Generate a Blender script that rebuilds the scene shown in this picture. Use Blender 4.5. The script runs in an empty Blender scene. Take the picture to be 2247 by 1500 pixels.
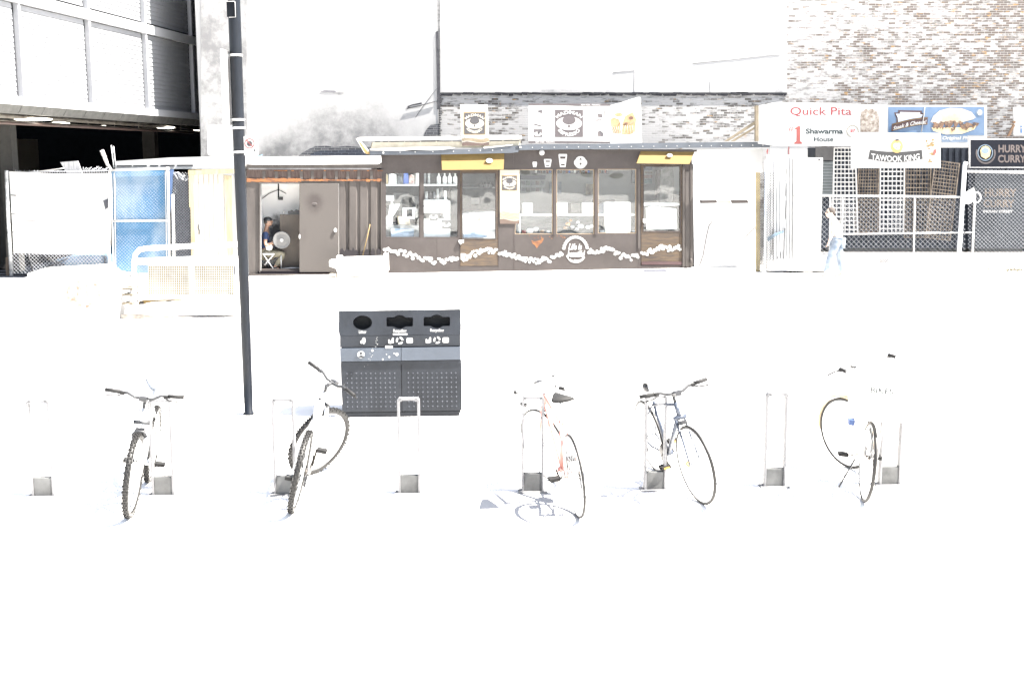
import bpy, bmesh, math, random
from mathutils import Vector, Matrix
R=math.radians; random.seed(7)
scene=bpy.context.scene; col=scene.collection
# ---------------- camera ----------------
F=2560.0; PIT=R(9.0); CH=2.85
cd=bpy.data.cameras.new('camera'); cam=bpy.data.objects.new('camera',cd); col.objects.link(cam)
cam.location=(0,0,CH); cam.rotation_euler=(R(90)-PIT,0,0)
cd.sensor_width=36; cd.lens=36*F/2247; cd.clip_end=500; cd.clip_start=.05
scene.camera=cam
# ---------------- sky, sun, exposure ----------------
SUN_EL=R(57); SUN_AZ=R(101)      # azimuth measured from +Y towards +X
w=bpy.data.worlds.new('World'); scene.world=w; w.use_nodes=True
nt=w.node_tree; bg=nt.nodes['Background']
sky=nt.nodes.new('ShaderNodeTexSky'); sky.sky_type='NISHITA'; sky.sun_disc=False
sky.sun_elevation=SUN_EL; sky.sun_rotation=SUN_AZ; sky.air_density=1.0; sky.dust_density=1.5; sky.ozone_density=1.0
hs=nt.nodes.new('ShaderNodeHueSaturation'); hs.inputs['Saturation'].default_value=.6; nt.links.new(sky.outputs[0],hs.inputs['Color']); nt.links.new(hs.outputs[0],bg.inputs[0]); bg.inputs[1].default_value=.06
sd=bpy.data.lights.new('sun','SUN'); sd.energy=5.0; sd.angle=R(.5); sd.color=(1,.95,.88)
so=bpy.data.objects.new('sun',sd); col.objects.link(so)
ts=Vector((math.cos(SUN_EL)*math.sin(SUN_AZ),math.cos(SUN_EL)*math.cos(SUN_AZ),math.sin(SUN_EL)))
so.rotation_euler=ts.to_track_quat('Z','Y').to_euler(); so.location=(20,-5,30)
scene.view_settings.view_transform='Standard'; scene.view_settings.look='None'
scene.view_settings.exposure=3.08; scene.view_settings.gamma=1
# ---------------- pixel helpers (photo pixels, 2247 x 1500) ----------------
CP=Vector((0,0,CH)); FW=Vector((0,math.cos(PIT),-math.sin(PIT))); UP=Vector((0,math.sin(PIT),math.cos(PIT)))
def ray(px,py): return FW*F+Vector((1,0,0))*(px-1123.5)+UP*(750-py)
def G(px,py,z=0):
    d=ray(px,py); return CP+d*((z-CH)/d.z)
class Plane:
    def __init__(s,p0,t):
        s.p=Vector(p0); s.t=Vector(t).normalized(); n=Vector((s.t.y,-s.t.x,0))
        if n.dot(CP-s.p)<0: n=-n
        s.n=n
    def pt(s,px,py,off=0):
        d=ray(px,py); q=s.p+s.n*off
        return CP+d*((q-CP).dot(s.n)/d.dot(s.n))
    def up(s,d): return Plane(s.p+s.n*d,s.t)
# ---------------- mesh builder ----------------
LOC={}
class MB:
    def __init__(s): s.v=[]; s.f=[]; s.sm=[]
    def add(s,vs,fs,sm=False):
        b=len(s.v); s.v+= [Vector(v) for v in vs]
        for f in fs: s.f.append([b+i for i in f]); s.sm.append(sm)
        return s
    def box(s,c,size,M=None):
        x,y,z=[a/2 for a in size]; vs=[Vector((i*x,j*y,k*z)) for i in(-1,1) for j in(-1,1) for k in(-1,1)]
        if M: vs=[M@v for v in vs]
        c=Vector(c)
        return s.add([c+v for v in vs],[(0,1,3,2),(4,6,7,5),(0,4,5,1),(2,3,7,6),(0,2,6,4),(1,5,7,3)])
    def bb(s,a,b): 
        a=Vector(a);b=Vector(b); return s.box((a+b)/2,[abs(q) for q in (b-a)])
    def prism(s,front,off):
        off=Vector(off); n=len(front); vs=list(front)+[Vector(p)+off for p in front]
        return s.add(vs,[list(range(n)),list(range(2*n-1,n-1,-1))]+[(i,(i+1)%n,n+(i+1)%n,n+i) for i in range(n)])
    def slab(s,pl,pts,b,f):
        fr=[pl.pt(x,y,f) for x,y in pts]; return s.prism(fr,pl.n*(b-f))
    def rect(s,pl,x0,y0,x1,y1,b,f): return s.slab(pl,[(x0,y0),(x1,y0),(x1,y1),(x0,y1)],b,f)
    def ell(s,pl,cx,cy,rx,ry,b,f,n=28,a0=0,a1=None):
        return s.slab(pl,[(cx+rx*math.cos(2*math.pi*i/n),cy+ry*math.sin(2*math.pi*i/n)) for i in range(n)],b,f)
    def ring(s,pl,cx,cy,rx,ry,w,b,f,a0=0,a1=360,n=36):
        for i in range(n):
            A=R(a0+(a1-a0)*i/n);B=R(a0+(a1-a0)*(i+1)/n)
            s.slab(pl,[(cx+rx*math.cos(A),cy+ry*math.sin(A)),(cx+rx*math.cos(B),cy+ry*math.sin(B)),
              (cx+(rx-w)*math.cos(B),cy+(ry-w)*math.sin(B)),(cx+(rx-w)*math.cos(A),cy+(ry-w)*math.sin(A))],b,f)
        return s
    def tube(s,pts,r,seg=8,cap=True,closed=False):
        pts=[Vector(p) for p in pts]; n=len(pts); rs=r if isinstance(r,(list,tuple)) else [r]*n
        rings=[]; prev=None
        for i,p in enumerate(pts):
            if closed: t=(pts[(i+1)%n]-pts[i-1])
            else: t=pts[min(i+1,n-1)]-pts[max(i-1,0)]
            t.normalize()
            if prev is None:
                a=Vector((0,0,1)) if abs(t.z)<.9 else Vector((1,0,0)); u=t.cross(a).normalized()
            else: u=(prev-t*prev.dot(t)).normalized()
            prev=u; v=t.cross(u)
            rings.append([p+(u*math.cos(2*math.pi*k/seg)+v*math.sin(2*math.pi*k/seg))*rs[i] for k in range(seg)])
        vs=[q for rg in rings for q in rg]; fs=[]
        for i in range(n if closed else n-1):
            j=(i+1)%n
            for k in range(seg): fs.append((i*seg+k,i*seg+(k+1)%seg,j*seg+(k+1)%seg,j*seg+k))
        s.add(vs,fs,True)
        if cap and not closed:
            s.add(rings[0],[list(range(seg))]); s.add(rings[-1],[list(range(seg))])
        return s
    def ptube(s,pl,pts,r,off=0,seg=6): return s.tube([pl.pt(x,y,off) for x,y in pts],r,seg)
    def lathe(s,prof,c=(0,0,0),seg=16,M=None,sm=True):
        c=Vector(c); vs=[]
        for r,z in prof:
            for k in range(seg):
                v=Vector((r*math.cos(2*math.pi*k/seg),r*math.sin(2*math.pi*k/seg),z)); 
                if M: v=M@v
                vs.append(c+v)
        fs=[(i*seg+k,i*seg+(k+1)%seg,(i+1)*seg+(k+1)%seg,(i+1)*seg+k) for i in range(len(prof)-1) for k in range(seg)]
        s.add(vs,fs,sm); n=len(prof)
        s.add(vs[:seg],[list(range(seg))]); s.add(vs[-seg:],[list(range(seg))]); return s
    def sph(s,c,r,M=None,seg=14,rg=9):
        c=Vector(c); r=Vector(r) if hasattr(r,'__len__') else Vector((r,r,r)); vs=[];fs=[]
        for i in range(rg+1):
            a=math.pi*i/rg
            for k in range(seg):
                v=Vector((r.x*math.sin(a)*math.cos(2*math.pi*k/seg),r.y*math.sin(a)*math.sin(2*math.pi*k/seg),r.z*math.cos(a)))
                if M: v=M@v
                vs.append(c+v)
        for i in range(rg):
            for k in range(seg): fs.append((i*seg+k,(i+1)*seg+k,(i+1)*seg+(k+1)%seg,i*seg+(k+1)%seg))
        return s.add(vs,fs,True)
    def grid(s,pl,xs,ys,hole,b,f):
        """wall slab in pixel grid lines xs, ys with cells left open where hole(cx,cy)"""
        nx,ny=len(xs),len(ys); fr=[[pl.pt(x,y,f) for y in ys] for x in xs]; d=pl.n*(b-f)
        S=lambda i,j: 0<=i<nx-1 and 0<=j<ny-1 and not hole((xs[i]+xs[i+1])/2,(ys[j]+ys[j+1])/2)
        for i in range(nx-1):
            for j in range(ny-1):
                if not S(i,j): continue
                q=[fr[i][j],fr[i+1][j],fr[i+1][j+1],fr[i][j+1]]; s.add(q,[(0,1,2,3)]); s.add([p+d for p in q],[(3,2,1,0)])
                for (di,dj,a,c) in((0,-1,0,1),(1,0,1,2),(0,1,2,3),(-1,0,3,0)):
                    if not S(i+di,j+dj): s.add([q[a],q[c],q[c]+d,q[a]+d],[(0,1,2,3)])
        return s
    def xf(s,M): s.v=[M@v for v in s.v]; return s
    def build(s,name,mat,parent=None,label=None,local=False,bevel=0,kind=None,cat=None,group=None):
        me=bpy.data.meshes.new(name); o=None
        vs=s.v
        if parent is not None and not local:
            l=LOC.get(parent.name,Vector((0,0,0))); vs=[v-l for v in vs]
        org=Vector((0,0,0))
        if parent is None and not local and kind is None and len(vs):
            lo=[min(v[i] for v in vs) for i in range(3)]; hi=[max(v[i] for v in vs) for i in range(3)]
            org=Vector(((lo[0]+hi[0])/2,(lo[1]+hi[1])/2,lo[2])); vs=[v-org for v in vs]
        me.from_pydata([tuple(v) for v in vs],[],s.f)
        bm=bmesh.new(); bm.from_mesh(me); 
        for f,sm in zip(bm.faces,s.sm): f.smooth=sm
        bmesh.ops.remove_doubles(bm,verts=bm.verts,dist=1e-6) if len(s.v)<4000 else None
        bmesh.ops.recalc_face_normals(bm,faces=bm.faces); bm.to_mesh(me); bm.free()
        me.materials.append(mat)
        o=bpy.data.objects.new(name,me); col.objects.link(o); o.location=org
        if parent is not None:
            o.parent=parent
            if not local: LOC[o.name]=LOC.get(parent.name,Vector((0,0,0)))
        else: LOC[o.name]=org
        if bevel:
            m=o.modifiers.new('bevel','BEVEL'); m.width=bevel; m.segments=2; m.limit_method='ANGLE'
        tag(o,label,cat,group,kind); return o
def tag(o,label=None,cat=None,group=None,kind=None):
    if label: o['label']=label
    if cat: o['category']=cat
    if group: o['group']=group
    if kind: o['kind']=kind
    return o
def thing(name,label,cat,loc=(0,0,0),group=None,rot=None):
    o=bpy.data.objects.new(name,None); col.objects.link(o); o.location=loc; o.empty_display_size=.1
    if rot: o.rotation_euler=rot
    LOC[o.name]=Vector(loc); return tag(o,label,cat,group)
def copy_tree(o,parent=None):
    c=o.copy(); col.objects.link(c)
    if parent is not None: c.parent=parent
    for ch in [x for x in o.children]: copy_tree(ch,c)
    return c
# ---------------- materials ----------------
def M(name,c,rough=.6,metal=0,var=.12,scale=6.,bump=0,stretch=(1,1,1),c2=None,spec=.5):
    m=bpy.data.materials.new(name); m.use_nodes=True; n=m.node_tree.nodes; L=m.node_tree.links
    b=n['Principled BSDF']; b.inputs['Roughness'].default_value=rough; b.inputs['Metallic'].default_value=metal
    b.inputs['Specular IOR Level'].default_value=spec
    g=n.new('ShaderNodeNewGeometry'); mp=n.new('ShaderNodeMapping'); mp.inputs['Scale'].default_value=stretch
    L.new(g.outputs['Position'],mp.inputs[0])
    nz=n.new('ShaderNodeTexNoise'); nz.inputs['Scale'].default_value=scale; nz.inputs['Detail'].default_value=5; nz.inputs['Roughness'].default_value=.65
    L.new(mp.outputs[0],nz.inputs['Vector'])
    r=n.new('ShaderNodeValToRGB'); r.color_ramp.elements[0].position=.32; r.color_ramp.elements[1].position=.68
    lo=[max(0,x*(1-var)) for x in c]; hi=[min(1,x*(1+var)) for x in c]
    if c2: hi=list(c2)
    r.color_ramp.elements[0].color=(*lo,1); r.color_ramp.elements[1].color=(*hi,1)
    L.new(nz.outputs['Fac'],r.inputs[0]); L.new(r.outputs[0],b.inputs['Base Color'])
    if bump:
        bp=n.new('ShaderNodeBump'); bp.inputs['Strength'].default_value=bump; bp.inputs['Distance'].default_value=.01
        L.new(nz.outputs['Fac'],bp.inputs['Height']); L.new(bp.outputs[0],b.inputs['Normal'])
    return m
def nodes(m): return m.node_tree.nodes,m.node_tree.links,m.node_tree.nodes['Principled BSDF']
def emis(name,c,s):
    m=M(name,c); n,L,b=nodes(m); b.inputs['Emission Color'].default_value=(*c,1); b.inputs['Emission Strength'].default_value=s; return m
def math_(n,L,op,a,b=None,c=None):
    x=n.new('ShaderNodeMath'); x.operation=op
    for i,q in enumerate((a,b,c)):
        if q is None: continue
        if isinstance(q,(int,float)): x.inputs[i].default_value=q
        else: L.new(q,x.inputs[i])
    return x.outputs[0]
def mixc(n,L,f,a,b):
    x=n.new('ShaderNodeMix'); x.data_type='RGBA'
    for s,q in((x.inputs[0],f),(x.inputs[6],a),(x.inputs[7],b)):
        if isinstance(q,(int,float)): s.default_value=q
        elif isinstance(q,tuple): s.default_value=(*q,1)
        else: L.new(q,s)
    return x.outputs[2]
def noise(n,L,scale,stretch=(1,1,1),detail=5,rough=.65,loc=(0,0,0)):
    g=n.new('ShaderNodeNewGeometry'); mp=n.new('ShaderNodeMapping'); mp.inputs['Scale'].default_value=stretch; mp.inputs['Location'].default_value=loc
    L.new(g.outputs['Position'],mp.inputs[0]); t=n.new('ShaderNodeTexNoise'); t.inputs['Scale'].default_value=scale
    t.inputs['Detail'].default_value=detail; t.inputs['Roughness'].default_value=rough; L.new(mp.outputs[0],t.inputs['Vector']); return t.outputs['Fac']
def sstep(n,L,v,a,b):
    x=n.new('ShaderNodeMapRange'); x.interpolation_type='SMOOTHSTEP'; x.inputs[1].default_value=a; x.inputs[2].default_value=b
    L.new(v,x.inputs[0]); return x.outputs[0]
def xyz(n,L):
    g=n.new('ShaderNodeNewGeometry'); s=n.new('ShaderNodeSeparateXYZ'); L.new(g.outputs['Position'],s.inputs[0]); return s.outputs
def brick_mat(name,lo=.42,hi=.62,grad=0,x0=0,white=(.285,.283,.28),b1=(.030,.024,.022),b2=(.085,.06,.045),mo=(.22,.21,.2),oc=.66,gp=(.16,.17,.18),g0=.42,gs=1.1):
    m=M(name,(.5,.5,.5),.9); n,L,b=nodes(m); p=xyz(n,L)
    cb=n.new('ShaderNodeCombineXYZ'); L.new(p[0],cb.inputs[0]); L.new(p[2],cb.inputs[1])
    def br(c1,c2,mo):
        t=n.new('ShaderNodeTexBrick'); L.new(cb.outputs[0],t.inputs['Vector']); t.inputs['Scale'].default_value=1
        t.inputs['Brick Width'].default_value=.19; t.inputs['Row Height'].default_value=.062; t.inputs['Mortar Size'].default_value=.006; t.inputs['Mortar Smooth'].default_value=.3
        t.inputs['Color1'].default_value=(*c1,1); t.inputs['Color2'].default_value=(*c2,1); t.inputs['Mortar'].default_value=(*mo,1); t.inputs['Bias'].default_value=0; return t
    rnd=br((0,0,0),(1,1,1),(.5,.5,.5)); hue=br(b1,b2,mo)
    big=noise(n,L,.55,(1,1,1.6)); mid=noise(n,L,2.6,(.8,1,3.2),6,.7); fine=noise(n,L,14,(.5,1,3),4,.7)
    v=math_(n,L,'MULTIPLY',big,.55)
    v=math_(n,L,'ADD',v,math_(n,L,'MULTIPLY',mid,.55)); v=math_(n,L,'ADD',v,math_(n,L,'MULTIPLY',fine,.4))
    rr=n.new('ShaderNodeSeparateColor'); L.new(rnd.outputs[0],rr.inputs[0])
    v=math_(n,L,'ADD',v,math_(n,L,'MULTIPLY',rr.outputs[0],.30)); v=math_(n,L,'MULTIPLY',v,.57)
    if grad: v=math_(n,L,'ADD',v,math_(n,L,'MULTIPLY',math_(n,L,'SUBTRACT',p[0],x0),grad))
    mask=sstep(n,L,v,lo,hi)
    och=sstep(n,L,noise(n,L,5,(1,1,4),3,.5,(9,3,1)),oc,oc+.06)
    bc=mixc(n,L,och,hue.outputs[0],(.22,.13,.05))
    wh=mixc(n,L,sstep(n,L,noise(n,L,gs,(.7,1,1.6),6,.75,(4,4,4)),g0,g0+.2),white,gp)
    L.new(mixc(n,L,mask,wh,bc),b.inputs['Base Color'])
    bp=n.new('ShaderNodeBump'); bp.inputs['Strength'].default_value=.5; bp.inputs['Distance'].default_value=.012
    L.new(math_(n,L,'SUBTRACT',1.0,rnd.outputs['Fac']),bp.inputs['Height']); L.new(bp.outputs[0],b.inputs['Normal']); return m
def plaster_mat(name,base,dark,spots,thr=(.45,.75),sc=.9):
    """spots: list of (x,z,rx,rz,strength) stains"""
    m=M(name,base,.9); n,L,b=nodes(m); p=xyz(n,L)
    cl=noise(n,L,sc*3.2,(1,1,1),8,.72); tot=None
    for (x,z,rx,rz,k) in spots:
        dx=math_(n,L,'DIVIDE',math_(n,L,'SUBTRACT',p[0],x),rx); dz=math_(n,L,'DIVIDE',math_(n,L,'SUBTRACT',p[2],z),rz)
        d=math_(n,L,'SQRT',math_(n,L,'ADD',math_(n,L,'MULTIPLY',dx,dx),math_(n,L,'MULTIPLY',dz,dz)))
        s_=math_(n,L,'MULTIPLY',math_(n,L,'SUBTRACT',1.0,sstep(n,L,d,0,1)),k)
        tot=s_ if tot is None else math_(n,L,'MAXIMUM',tot,s_)
    v=cl if tot is None else math_(n,L,'MULTIPLY',tot,math_(n,L,'SUBTRACT',math_(n,L,'MULTIPLY',math_(n,L,'ADD',math_(n,L,'MULTIPLY',cl,.6),math_(n,L,'MULTIPLY',noise(n,L,sc*.9,(1,1,1),3,.5,(5,2,1)),.5)),1.9),.40))
    L.new(mixc(n,L,sstep(n,L,v,*thr),base,dark),b.inputs['Base Color'])
    bp=n.new('ShaderNodeBump'); bp.inputs['Strength'].default_value=.25; bp.inputs['Distance'].default_value=.02
    L.new(cl,bp.inputs['Height']); L.new(bp.outputs[0],b.inputs['Normal']); return m
W_=M('white_paint',(.31,.305,.30),.5,var=.03,spec=.3); W_IN=M('indoor_white',(.80,.79,.78),.5,var=.04)
WHT=M('clean_white',(.29,.29,.287),.5,var=.01,spec=.3); WHTI=M('bright_indoor_white',(.85,.85,.84),.5,var=.02)
GAL=M('galvanised_steel',(.36,.37,.38),.45,.25,var=.2,scale=20)
BRN=M('brown_paint',(.0375,.0325,.0312),.75,var=.16,scale=1.6,bump=.05,spec=.2)
BRND=M('dark_brown_paint',(.02,.014,.013),.7,var=.2)
GRY=M('container_grey',(.0445,.0395,.037),.65,var=.18,scale=2.5,stretch=(2,2,.5),spec=.2)
YEL=M('yellow_panel',(.118,.083,.033),.7,var=.04,spec=.08)
FAS=M('blue_grey_metal',(.048,.055,.066),.45,.3,var=.15,scale=4)
BLK=M('black_paint',(.012,.013,.016),.4,var=.2)
POLE=M('pole_black',(.0040,.0055,.0085),.4,var=.35,scale=14,stretch=(1,1,.25),spec=.22)
INK=M('ink_dark',(.022,.021,.024),.6,var=.05)
BINM=M('bin_charcoal',(.0125,.0145,.0185),.5,var=.3,scale=3,stretch=(1,1,.5),spec=.2)
BINL=M('bin_steel_band',(.038,.047,.062),.45,.2,var=.12,scale=3)
HOLE=M('bin_hole_black',(.004,.005,.007),.8)
RUB=M('rubber',(.022,.021,.020),.7,var=.25,scale=30)
RED=M('red_ink',(.30,.03,.035),.6,var=.05); RED2=M('dull_red_ink',(.16,.035,.035),.6)
TEAL=M('teal_ink',(.03,.06,.065),.6); BLUE=M('blue_print',(.03,.085,.19),.6,var=.2,scale=2); LBLU=M('pale_blue_print',(.095,.13,.18),.6)
CREAM=M('cream_card',(.42,.33,.19),.6,var=.05); TAN=M('tan_print',(.11,.06,.03),.6); MARO=M('maroon_print',(.030,.011,.012),.6)
WOOD=M('pale_pine',(.42,.33,.19),.7,var=.35,scale=3,stretch=(6,6,.4)); WOODD=M('weathered_wood',(.015,.010,.008),.7,c2=(.050,.030,.013),scale=5,stretch=(.6,.6,5))
OCH=M('ochre_timber',(.15,.10,.035),.7,var=.3); TIM=M('grey_tan_timber',(.12,.10,.07),.8,var=.3)
RUST=M('rust_orange',(.19,.075,.02),.9,c2=(.045,.018,.013),scale=6,stretch=(1,1,2)); RUSTD=M('dark_rust',(.03,.017,.014),.9,c2=(.055,.04,.035),scale=9,stretch=(3,3,.4))
CONC=M('concrete_light',(.62,.61,.60),.9,var=.1,scale=3,bump=.2); SKIN=M('skin',(.28,.17,.12),.55,var=.05)
def glass_mat():
    m=bpy.data.materials.new('window_glass'); m.use_nodes=True; n=m.node_tree.nodes; L=m.node_tree.links; n.clear()
    o=n.new('ShaderNodeOutputMaterial'); t=n.new('ShaderNodeBsdfTransparent'); t.inputs[0].default_value=(.93,.95,.95,1)
    g=n.new('ShaderNodeBsdfGlossy'); g.inputs['Roughness'].default_value=.01; x=n.new('ShaderNodeMixShader')
    nz=n.new('ShaderNodeTexNoise'); nz.inputs['Scale'].default_value=.9; gg=n.new('ShaderNodeNewGeometry'); L.new(gg.outputs['Position'],nz.inputs['Vector'])
    bp=n.new('ShaderNodeBump'); bp.inputs['Strength'].default_value=.25; bp.inputs['Distance'].default_value=.05; L.new(nz.outputs['Fac'],bp.inputs['Height']); L.new(bp.outputs[0],g.inputs['Normal'])
    x.inputs[0].default_value=.05; L.new(t.outputs[0],x.inputs[1]); L.new(g.outputs[0],x.inputs[2]); L.new(x.outputs[0],o.inputs[0]); return m
GLS=glass_mat()
# ---------------- lettering ----------------
def text_mesh(st,bold=0,shear=0):
    c=bpy.data.curves.new('lettering','FONT'); c.body=st; c.offset=bold; c.shear=shear; c.resolution_u=3
    o=bpy.data.objects.new('lettering',c); col.objects.link(o); dg=bpy.context.evaluated_depsgraph_get(); dg.update()
    me=bpy.data.meshes.new_from_object(o.evaluated_get(dg)); vs=[v.co.copy() for v in me.vertices]; fs=[list(p.vertices) for p in me.polygons]
    bpy.data.objects.remove(o); bpy.data.curves.remove(c); bpy.data.meshes.remove(me); return vs,fs
def text(mb,pl,st,x0,y0,x1,y1,off,bold=.01,shear=0,warp=None,th=.003):
    vs,fs=text_mesh(st,bold,shear); a0=min(v.x for v in vs);a1=max(v.x for v in vs);b0=min(v.y for v in vs);b1=max(v.y for v in vs)
    out=[]
    for v in vs:
        u=(v.x-a0)/(a1-a0); t=(v.y-b0)/(b1-b0)
        px,py=(x0+(x1-x0)*u, y1+(y0-y1)*t) if warp is None else warp(u,t)
        out.append(pl.pt(px,py,off+th))
    mb.add(out,fs)
def arc_warp(cx,cy,rx,ry,a0,a1,h,inner=True):
    def f(u,t):
        a=R(a0+(a1-a0)*u); k=(t if a1>a0 else 1-t)
        k=t*h if inner else -t*h
        return cx+(rx+k)*math.cos(a), cy+(ry+k)*math.sin(a)
    return f
def eye_logo(pl,x0,y0,x1,y1,off,parent,light=None,dark=None,border=None):
    """square emblem: arched words above and below a white oval with a dark disc and drop"""
    light=light or WHT; dark=dark or INK; w=x1-x0; h=y1-y0; cx=(x0+x1)/2; cy=(y0+y1)/2
    if border: MB().rect(pl,x0-1.5,y0-1.5,x1+1.5,y1+1.5,off-.02,off).build('emblem_border',border,parent)
    MB().rect(pl,x0,y0,x1,y1,off-.02,off+.004).build('emblem_panel',dark,parent)
    m=MB().ell(pl,cx,cy,w*.46,h*.245,off,off+.008)
    if w>20:
        text(m,pl,'MADMAN',0,0,0,0,off+.006,.022,warp=arc_warp(cx,cy,w*.47,h*.345,-148,-32,h*.125))
        text(m,pl,'ESPRESSO',0,0,0,0,off+.006,.022,warp=arc_warp(cx,cy,w*.48,h*.47,147,33,h*.125,False))
    m.build('emblem_oval',light,parent)
    d=MB().ell(pl,cx,cy-h*.12,w*.24,h*.16,off+.006,off+.012); d.slab(pl,[(cx,cy+h*.2),(cx-w*.05,cy+h*.09),(cx,cy+h*.05),(cx+w*.05,cy+h*.09)],off+.006,off+.012)
    d.build('emblem_eye',dark,parent)
# ================= SETTING =================
def ground_mat(name,c,var=.15,dark=(.12,.12,.12)):
    m=M(name,c,.9,var=var); n,L,b=nodes(m)
    a=noise(n,L,.35,(1,1,1),7,.6); s_=noise(n,L,22,(1,1,1),3,.6); cr=noise(n,L,1.3,(1,1,1),8,.75,(3,1,0))
    c1=mixc(n,L,a,tuple(x*.8 for x in c),tuple(min(1,x*1.15) for x in c))
    c2=mixc(n,L,sstep(n,L,s_,.62,.8),c1,tuple(x*.6 for x in c))
    L.new(c2,b.inputs['Base Color'])
    bp=n.new('ShaderNodeBump'); bp.inputs['Strength'].default_value=.3; bp.inputs['Distance'].default_value=.006; L.new(s_,bp.inputs['Height']); L.new(bp.outputs[0],b.inputs['Normal']); return m
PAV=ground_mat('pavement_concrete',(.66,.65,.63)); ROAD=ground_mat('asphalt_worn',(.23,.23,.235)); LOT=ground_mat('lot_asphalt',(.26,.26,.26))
MB().box((0,0,-.20),(1600,1600,.1)).build('ground',LOT,kind='structure')
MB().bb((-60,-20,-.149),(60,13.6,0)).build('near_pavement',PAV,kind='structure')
MB().bb((-60,13.6,-.149),(60,13.75,.006)).build('near_kerb',CONC,kind='structure')
MB().bb((-60,13.75,-.149),(60,20.05,-.12)).build('road',ROAD,kind='structure')
MB().bb((-60,20.05,-.149),(60,20.2,.004)).build('far_kerb',CONC,kind='structure')
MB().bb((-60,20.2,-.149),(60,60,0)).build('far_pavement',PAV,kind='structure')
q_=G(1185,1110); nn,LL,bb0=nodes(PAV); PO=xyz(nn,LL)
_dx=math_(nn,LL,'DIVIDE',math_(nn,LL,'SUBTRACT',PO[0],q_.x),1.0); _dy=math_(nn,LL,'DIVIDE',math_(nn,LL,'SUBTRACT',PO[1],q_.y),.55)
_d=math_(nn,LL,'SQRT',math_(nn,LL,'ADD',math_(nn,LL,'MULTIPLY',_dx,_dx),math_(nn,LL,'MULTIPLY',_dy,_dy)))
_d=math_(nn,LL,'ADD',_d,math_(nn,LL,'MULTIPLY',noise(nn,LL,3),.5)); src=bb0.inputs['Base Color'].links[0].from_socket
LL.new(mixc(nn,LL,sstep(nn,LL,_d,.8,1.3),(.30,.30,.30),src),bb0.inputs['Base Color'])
# road seam and cracks
m=MB()
for y0,xa,xb in((14.9,-4,3),(22.25,2.5,9.0),(22.6,6.0,8.4)):
    x=xa
    while x<xb:
        l=random.uniform(.2,.7); z=.004 if y0>22 else -.116
        m.box((x+l/2,y0+random.uniform(-.03,.03),z),(l,.02,.004)); x+=l+random.uniform(.05,.9)
m.build('pavement_crack',M('crack_tar',(.15,.15,.15)),kind='structure')
# ================= BACK BUILDINGS =================
BW=Plane((0,33,0),(1,0,0))
def bx(px,py,Y=33): p=BW.pt(px,py); return p.x,p.z
XL=BW.pt(440,300).x; XR=BW.pt(2600,0).x; XM=BW.pt(961,200).x; XB=BW.pt(1728,100).x
sx,sz=bx(740,300); sx2,sz2=bx(860,335)
PL1=plaster_mat('stained_plaster',(.29,.29,.29),(.10,.102,.105),[(sx+.2,sz-.2,3.6,2.4,1.0),(sx2,sz2,2.8,1.0,.95),(sx-1.4,sz-.7,3.0,1.5,1.1),(bx(955,270)[0],bx(955,290)[1],.6,.6,.9),(sx+.1,bx(720,205)[1],.35,.12,1.1)],(.12,.85))
PIL=plaster_mat('grey_render',(.26,.26,.26),(.13,.13,.132),[],(.38,.64),.45)
PL2=plaster_mat('pale_plaster',(.29,.29,.29),(.12,.12,.13),[(bx(1710,195)[0],bx(1710,195)[1]-.1,.35,.35,1.1),(bx(1300,205)[0],bx(1300,200)[1],5,.16,.9)],(.45,.85))
bt=thing('plaster_building','tall pale plaster building with a grey stain patch behind the brown container and kiosk','building',((XL+XM)/2,33,0))
PEEL=[(650,346),(664,335),(680,326),(692,321),(716,320),(735,323),(760,320),(790,323),(838,322),(838,350),(650,350)]
m=MB(); m.bb((XL,33.0,0),(XM,44,17)); m.build('wall',PL1,bt); MB().bb((XL-.03,33.05,0),(XL-.001,44,17)).build('side_wall',M('dark_bounce_cut',(.03,.03,.032),.95),bt)  # unseen dark side slab added to cut bounce light in the alley
m=MB(); m.rect(BW,441,-80,542,360,.0,.03); m.build('corner_pilaster',PIL,bt)
BK0=brick_mat('bare_brick',.25,.35,b1=(.025,.027,.033),b2=(.06,.062,.07),mo=(.13,.135,.14),oc=.9)
m=MB(); m.slab(BW,PEEL,0,.012); m.build('exposed_brick_patch',BK0,bt,'grey brick patch where the plaster has fallen off low on the wall')
MB().slab(BW,[(684,336),(700,331),(838,327),(838,350),(672,350)],.012,.016).build('dark_brick_course',brick_mat('dark_brick',.2,.3,b1=(.010,.013,.022),b2=(.02,.026,.04),mo=(.05,.06,.08),oc=.9),bt)
m=MB(); m.slab(BW,[(925,309),(935,285),(945,274),(963,272),(963,309)],0,.012); m.build('exposed_brick_patch',BK0,bt,'small peeled brick patch at the right edge of the plaster wall')
DRK=M('dark_mark_and_shade',(.012,.014,.02),.9,c2=(.05,.05,.055),scale=12)  # dark wall marks, and the shade drawn under the plaster edge
m=MB(); m.slab(BW,[(956,70),(962,68),(966,203),(966,240),(959,240),(959,200)],0,.02)
for i in range(26): y=205+i*4.0; m.rect(BW,963,y,966+random.uniform(0,5),y+2.2,0,.018)
m.build('brick_edge_strip',DRK,bt)
m=MB(); m.ptube(BW,[(893,238),(925,231),(958,222)],.012,.03); m.slab(BW,[(894,233),(905,229),(925,225),(926,228),(905,232),(895,236)],0,.012)
m.ptube(BW,[(958,195),(946,210),(925,238),(912,258)],.006,.02); m.build('wall_scar',DRK,bt)
m=MB(); m.slab(BW,[(702,202),(712,198),(735,199),(738,203),(720,203)],0,.01); m.build('patch_mark',M('grey_mark',(.12,.12,.13),.9),bt)
bb=thing('brick_building','long old brick building with worn white paint behind the food stalls','building',((XM+XR)/2,33.1,0))
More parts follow.
